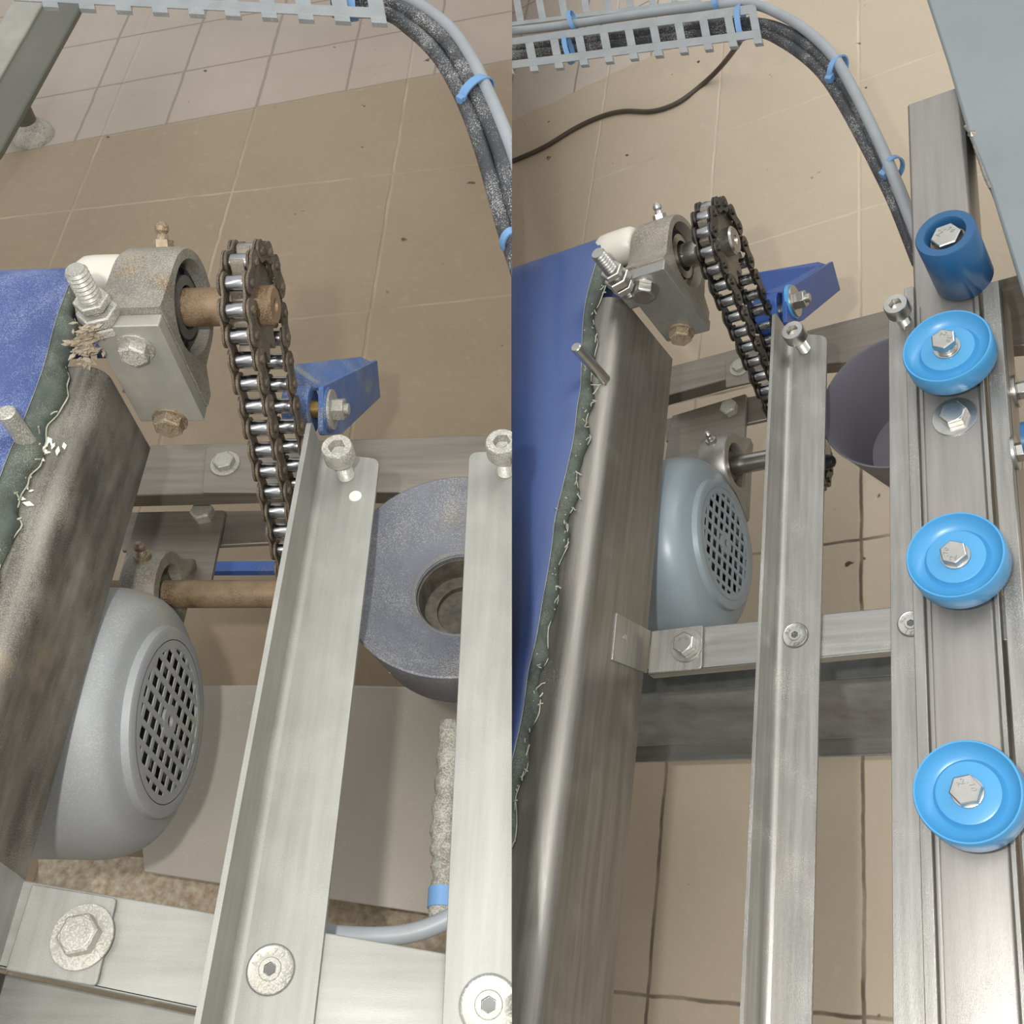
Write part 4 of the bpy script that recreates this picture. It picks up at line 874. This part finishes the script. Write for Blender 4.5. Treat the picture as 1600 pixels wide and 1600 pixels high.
band(R, (894, 22), (896, 44), hD + 0.002, 'short blue zip tie on the grey cable above the tray, left one', 0.0065, head=False)
band(R, (1118, -6), (1120, 12), hD + 0.002, 'short blue zip tie on the grey cable above the tray, right one', 0.0065, head=False)
band(L, (552, -14), (551, 26), hC + 0.01, 'blue zip tie near the end of the left cable tray', 0.010)
band(L, (135, -25), (138, 0), hC + 0.01, 'blue zip tie on the left cable tray, at the top edge', 0.010)

def ladder(S, A, B, h, rows, pitch, label, x0, rung_w, end_round=True, teeth=True):
    """A,B: top edge end pixels; rows: pixel offsets (top strip, window, bottom strip, tooth tip) at A and at B"""
    base = S.P(*B, h); t = thing('cable_tray', label, 'cable tray', S, base)
    def pt(f, k): return S.P(A[0] + (B[0] - A[0]) * f + (rows[1][k] - 0) * SL[0], A[1] + (B[1] - A[1]) * f + rows[0][k] + (rows[1][k] - rows[0][k]) * f, h)
    SL = (0.18,)
    def strip(k0, k1): return [pt(0, k0), pt(1, k0), pt(1, k1), pt(0, k1)]
    m = MB(); tp = strip(0, 1); m.prism(rounded(tp, [0, 0.009 if end_round else 0, 0, 0]), (0, 0, -0.002)); m.prism(strip(2, 3), (0, 0, -0.002))
    mk('side_strips', m, 'tray', S, base, t, 0.0005)
    n = int(1 / pitch) + 1; e = rung_w / 2
    for i in range(n):
        f = 1 - e - i * pitch
        if f < 0: break
        q = [pt(f - e, 0.0 and 0 or 1), pt(f + e, 1), pt(f + e, 2), pt(f - e, 2)]
        r_ = MB().prism(q, (0, 0, -0.002))
        if teeth: q = [pt(f - e, 3), pt(f + e, 3), pt(f + e, 4), pt(f - e, 4)]; r_.prism(q, (0, 0, -0.006)); 
        mk('rung', r_, 'tray', S, base, t, 0.0004)
ladder(R, (760, 65), (1180, 6), hD + 0.012, ((0, 10, 34, 46, 54), (0, 14, 40, 52, 61)), 0.0925, 'grey cable tray with square windows, top of the right half', 0, 0.030)
ladder(R, (700, -62), (1075, -108), hD - 0.02, ((0, 20, 106, 112, 114), (0, 20, 106, 112, 114)), 0.092, 'second grey tray behind the first, at the top edge of the right half', 0, 0.028, False, False)
ladder(L, (10, -62), (592, -34), hC + 0.03, ((0, 20, 48, 62, 70), (0, 20, 46, 62, 70)), 0.098, 'dusty grey cable tray along the top edge of the left half', 0, 0.042)

# ---------------------------------------------------------------- cut both machines where one picture ends and the other begins
cut_co = Vector((0, 0, CAMZ)); cut_no = r0.copy()
bpy.context.view_layer.update()
right_meshes = set()
done = set()
for o in MESHES:
    mw = o.matrix_world; rel = (mw.to_3x3().inverted() @ (L.T.to_3x3() @ Vector((0, 0, 0)))) if False else None
    xs = [(mw @ Vector(c_) - cut_co).dot(cut_no) for c_ in o.bound_box]
    is_left = (o.get('_s') == 'L')
    o['_x'] = (min(xs), max(xs))
bpy.context.view_layer.update()
for o in list(MESHES):
    lo, hi = o['_x']; del o['_x']
    root = o
    while root.parent: root = root.parent
    # the frame the root stands in tells which machine it belongs to
    left = (root.matrix_world.to_3x3().col[2] - L.T.to_3x3().col[2]).length < 1e-3
    bad = hi > 1e-4 if left else lo < -1e-4
    if not bad or o.data.name in done: continue
    if o.data.users > 1: continue
    done.add(o.data.name)
    mw = o.matrix_world; inv = mw.inverted(); co = inv @ cut_co; no = (mw.to_3x3().transposed() @ cut_no).normalized()
    bm = bmesh.new(); bm.from_mesh(o.data)
    g = bm.verts[:] + bm.edges[:] + bm.faces[:]
    r_ = bmesh.ops.bisect_plane(bm, geom=g, plane_co=co, plane_no=no, clear_outer=left, clear_inner=not left)
    ce = [e for e in r_['geom_cut'] if isinstance(e, bmesh.types.BMEdge)]
    if ce:
        try: bmesh.ops.holes_fill(bm, edges=ce, sides=0)
        except Exception: pass
    if len(bm.verts) == 0:
        bm.free(); bpy.data.objects.remove(o); continue
    bm.to_mesh(o.data); bm.free()
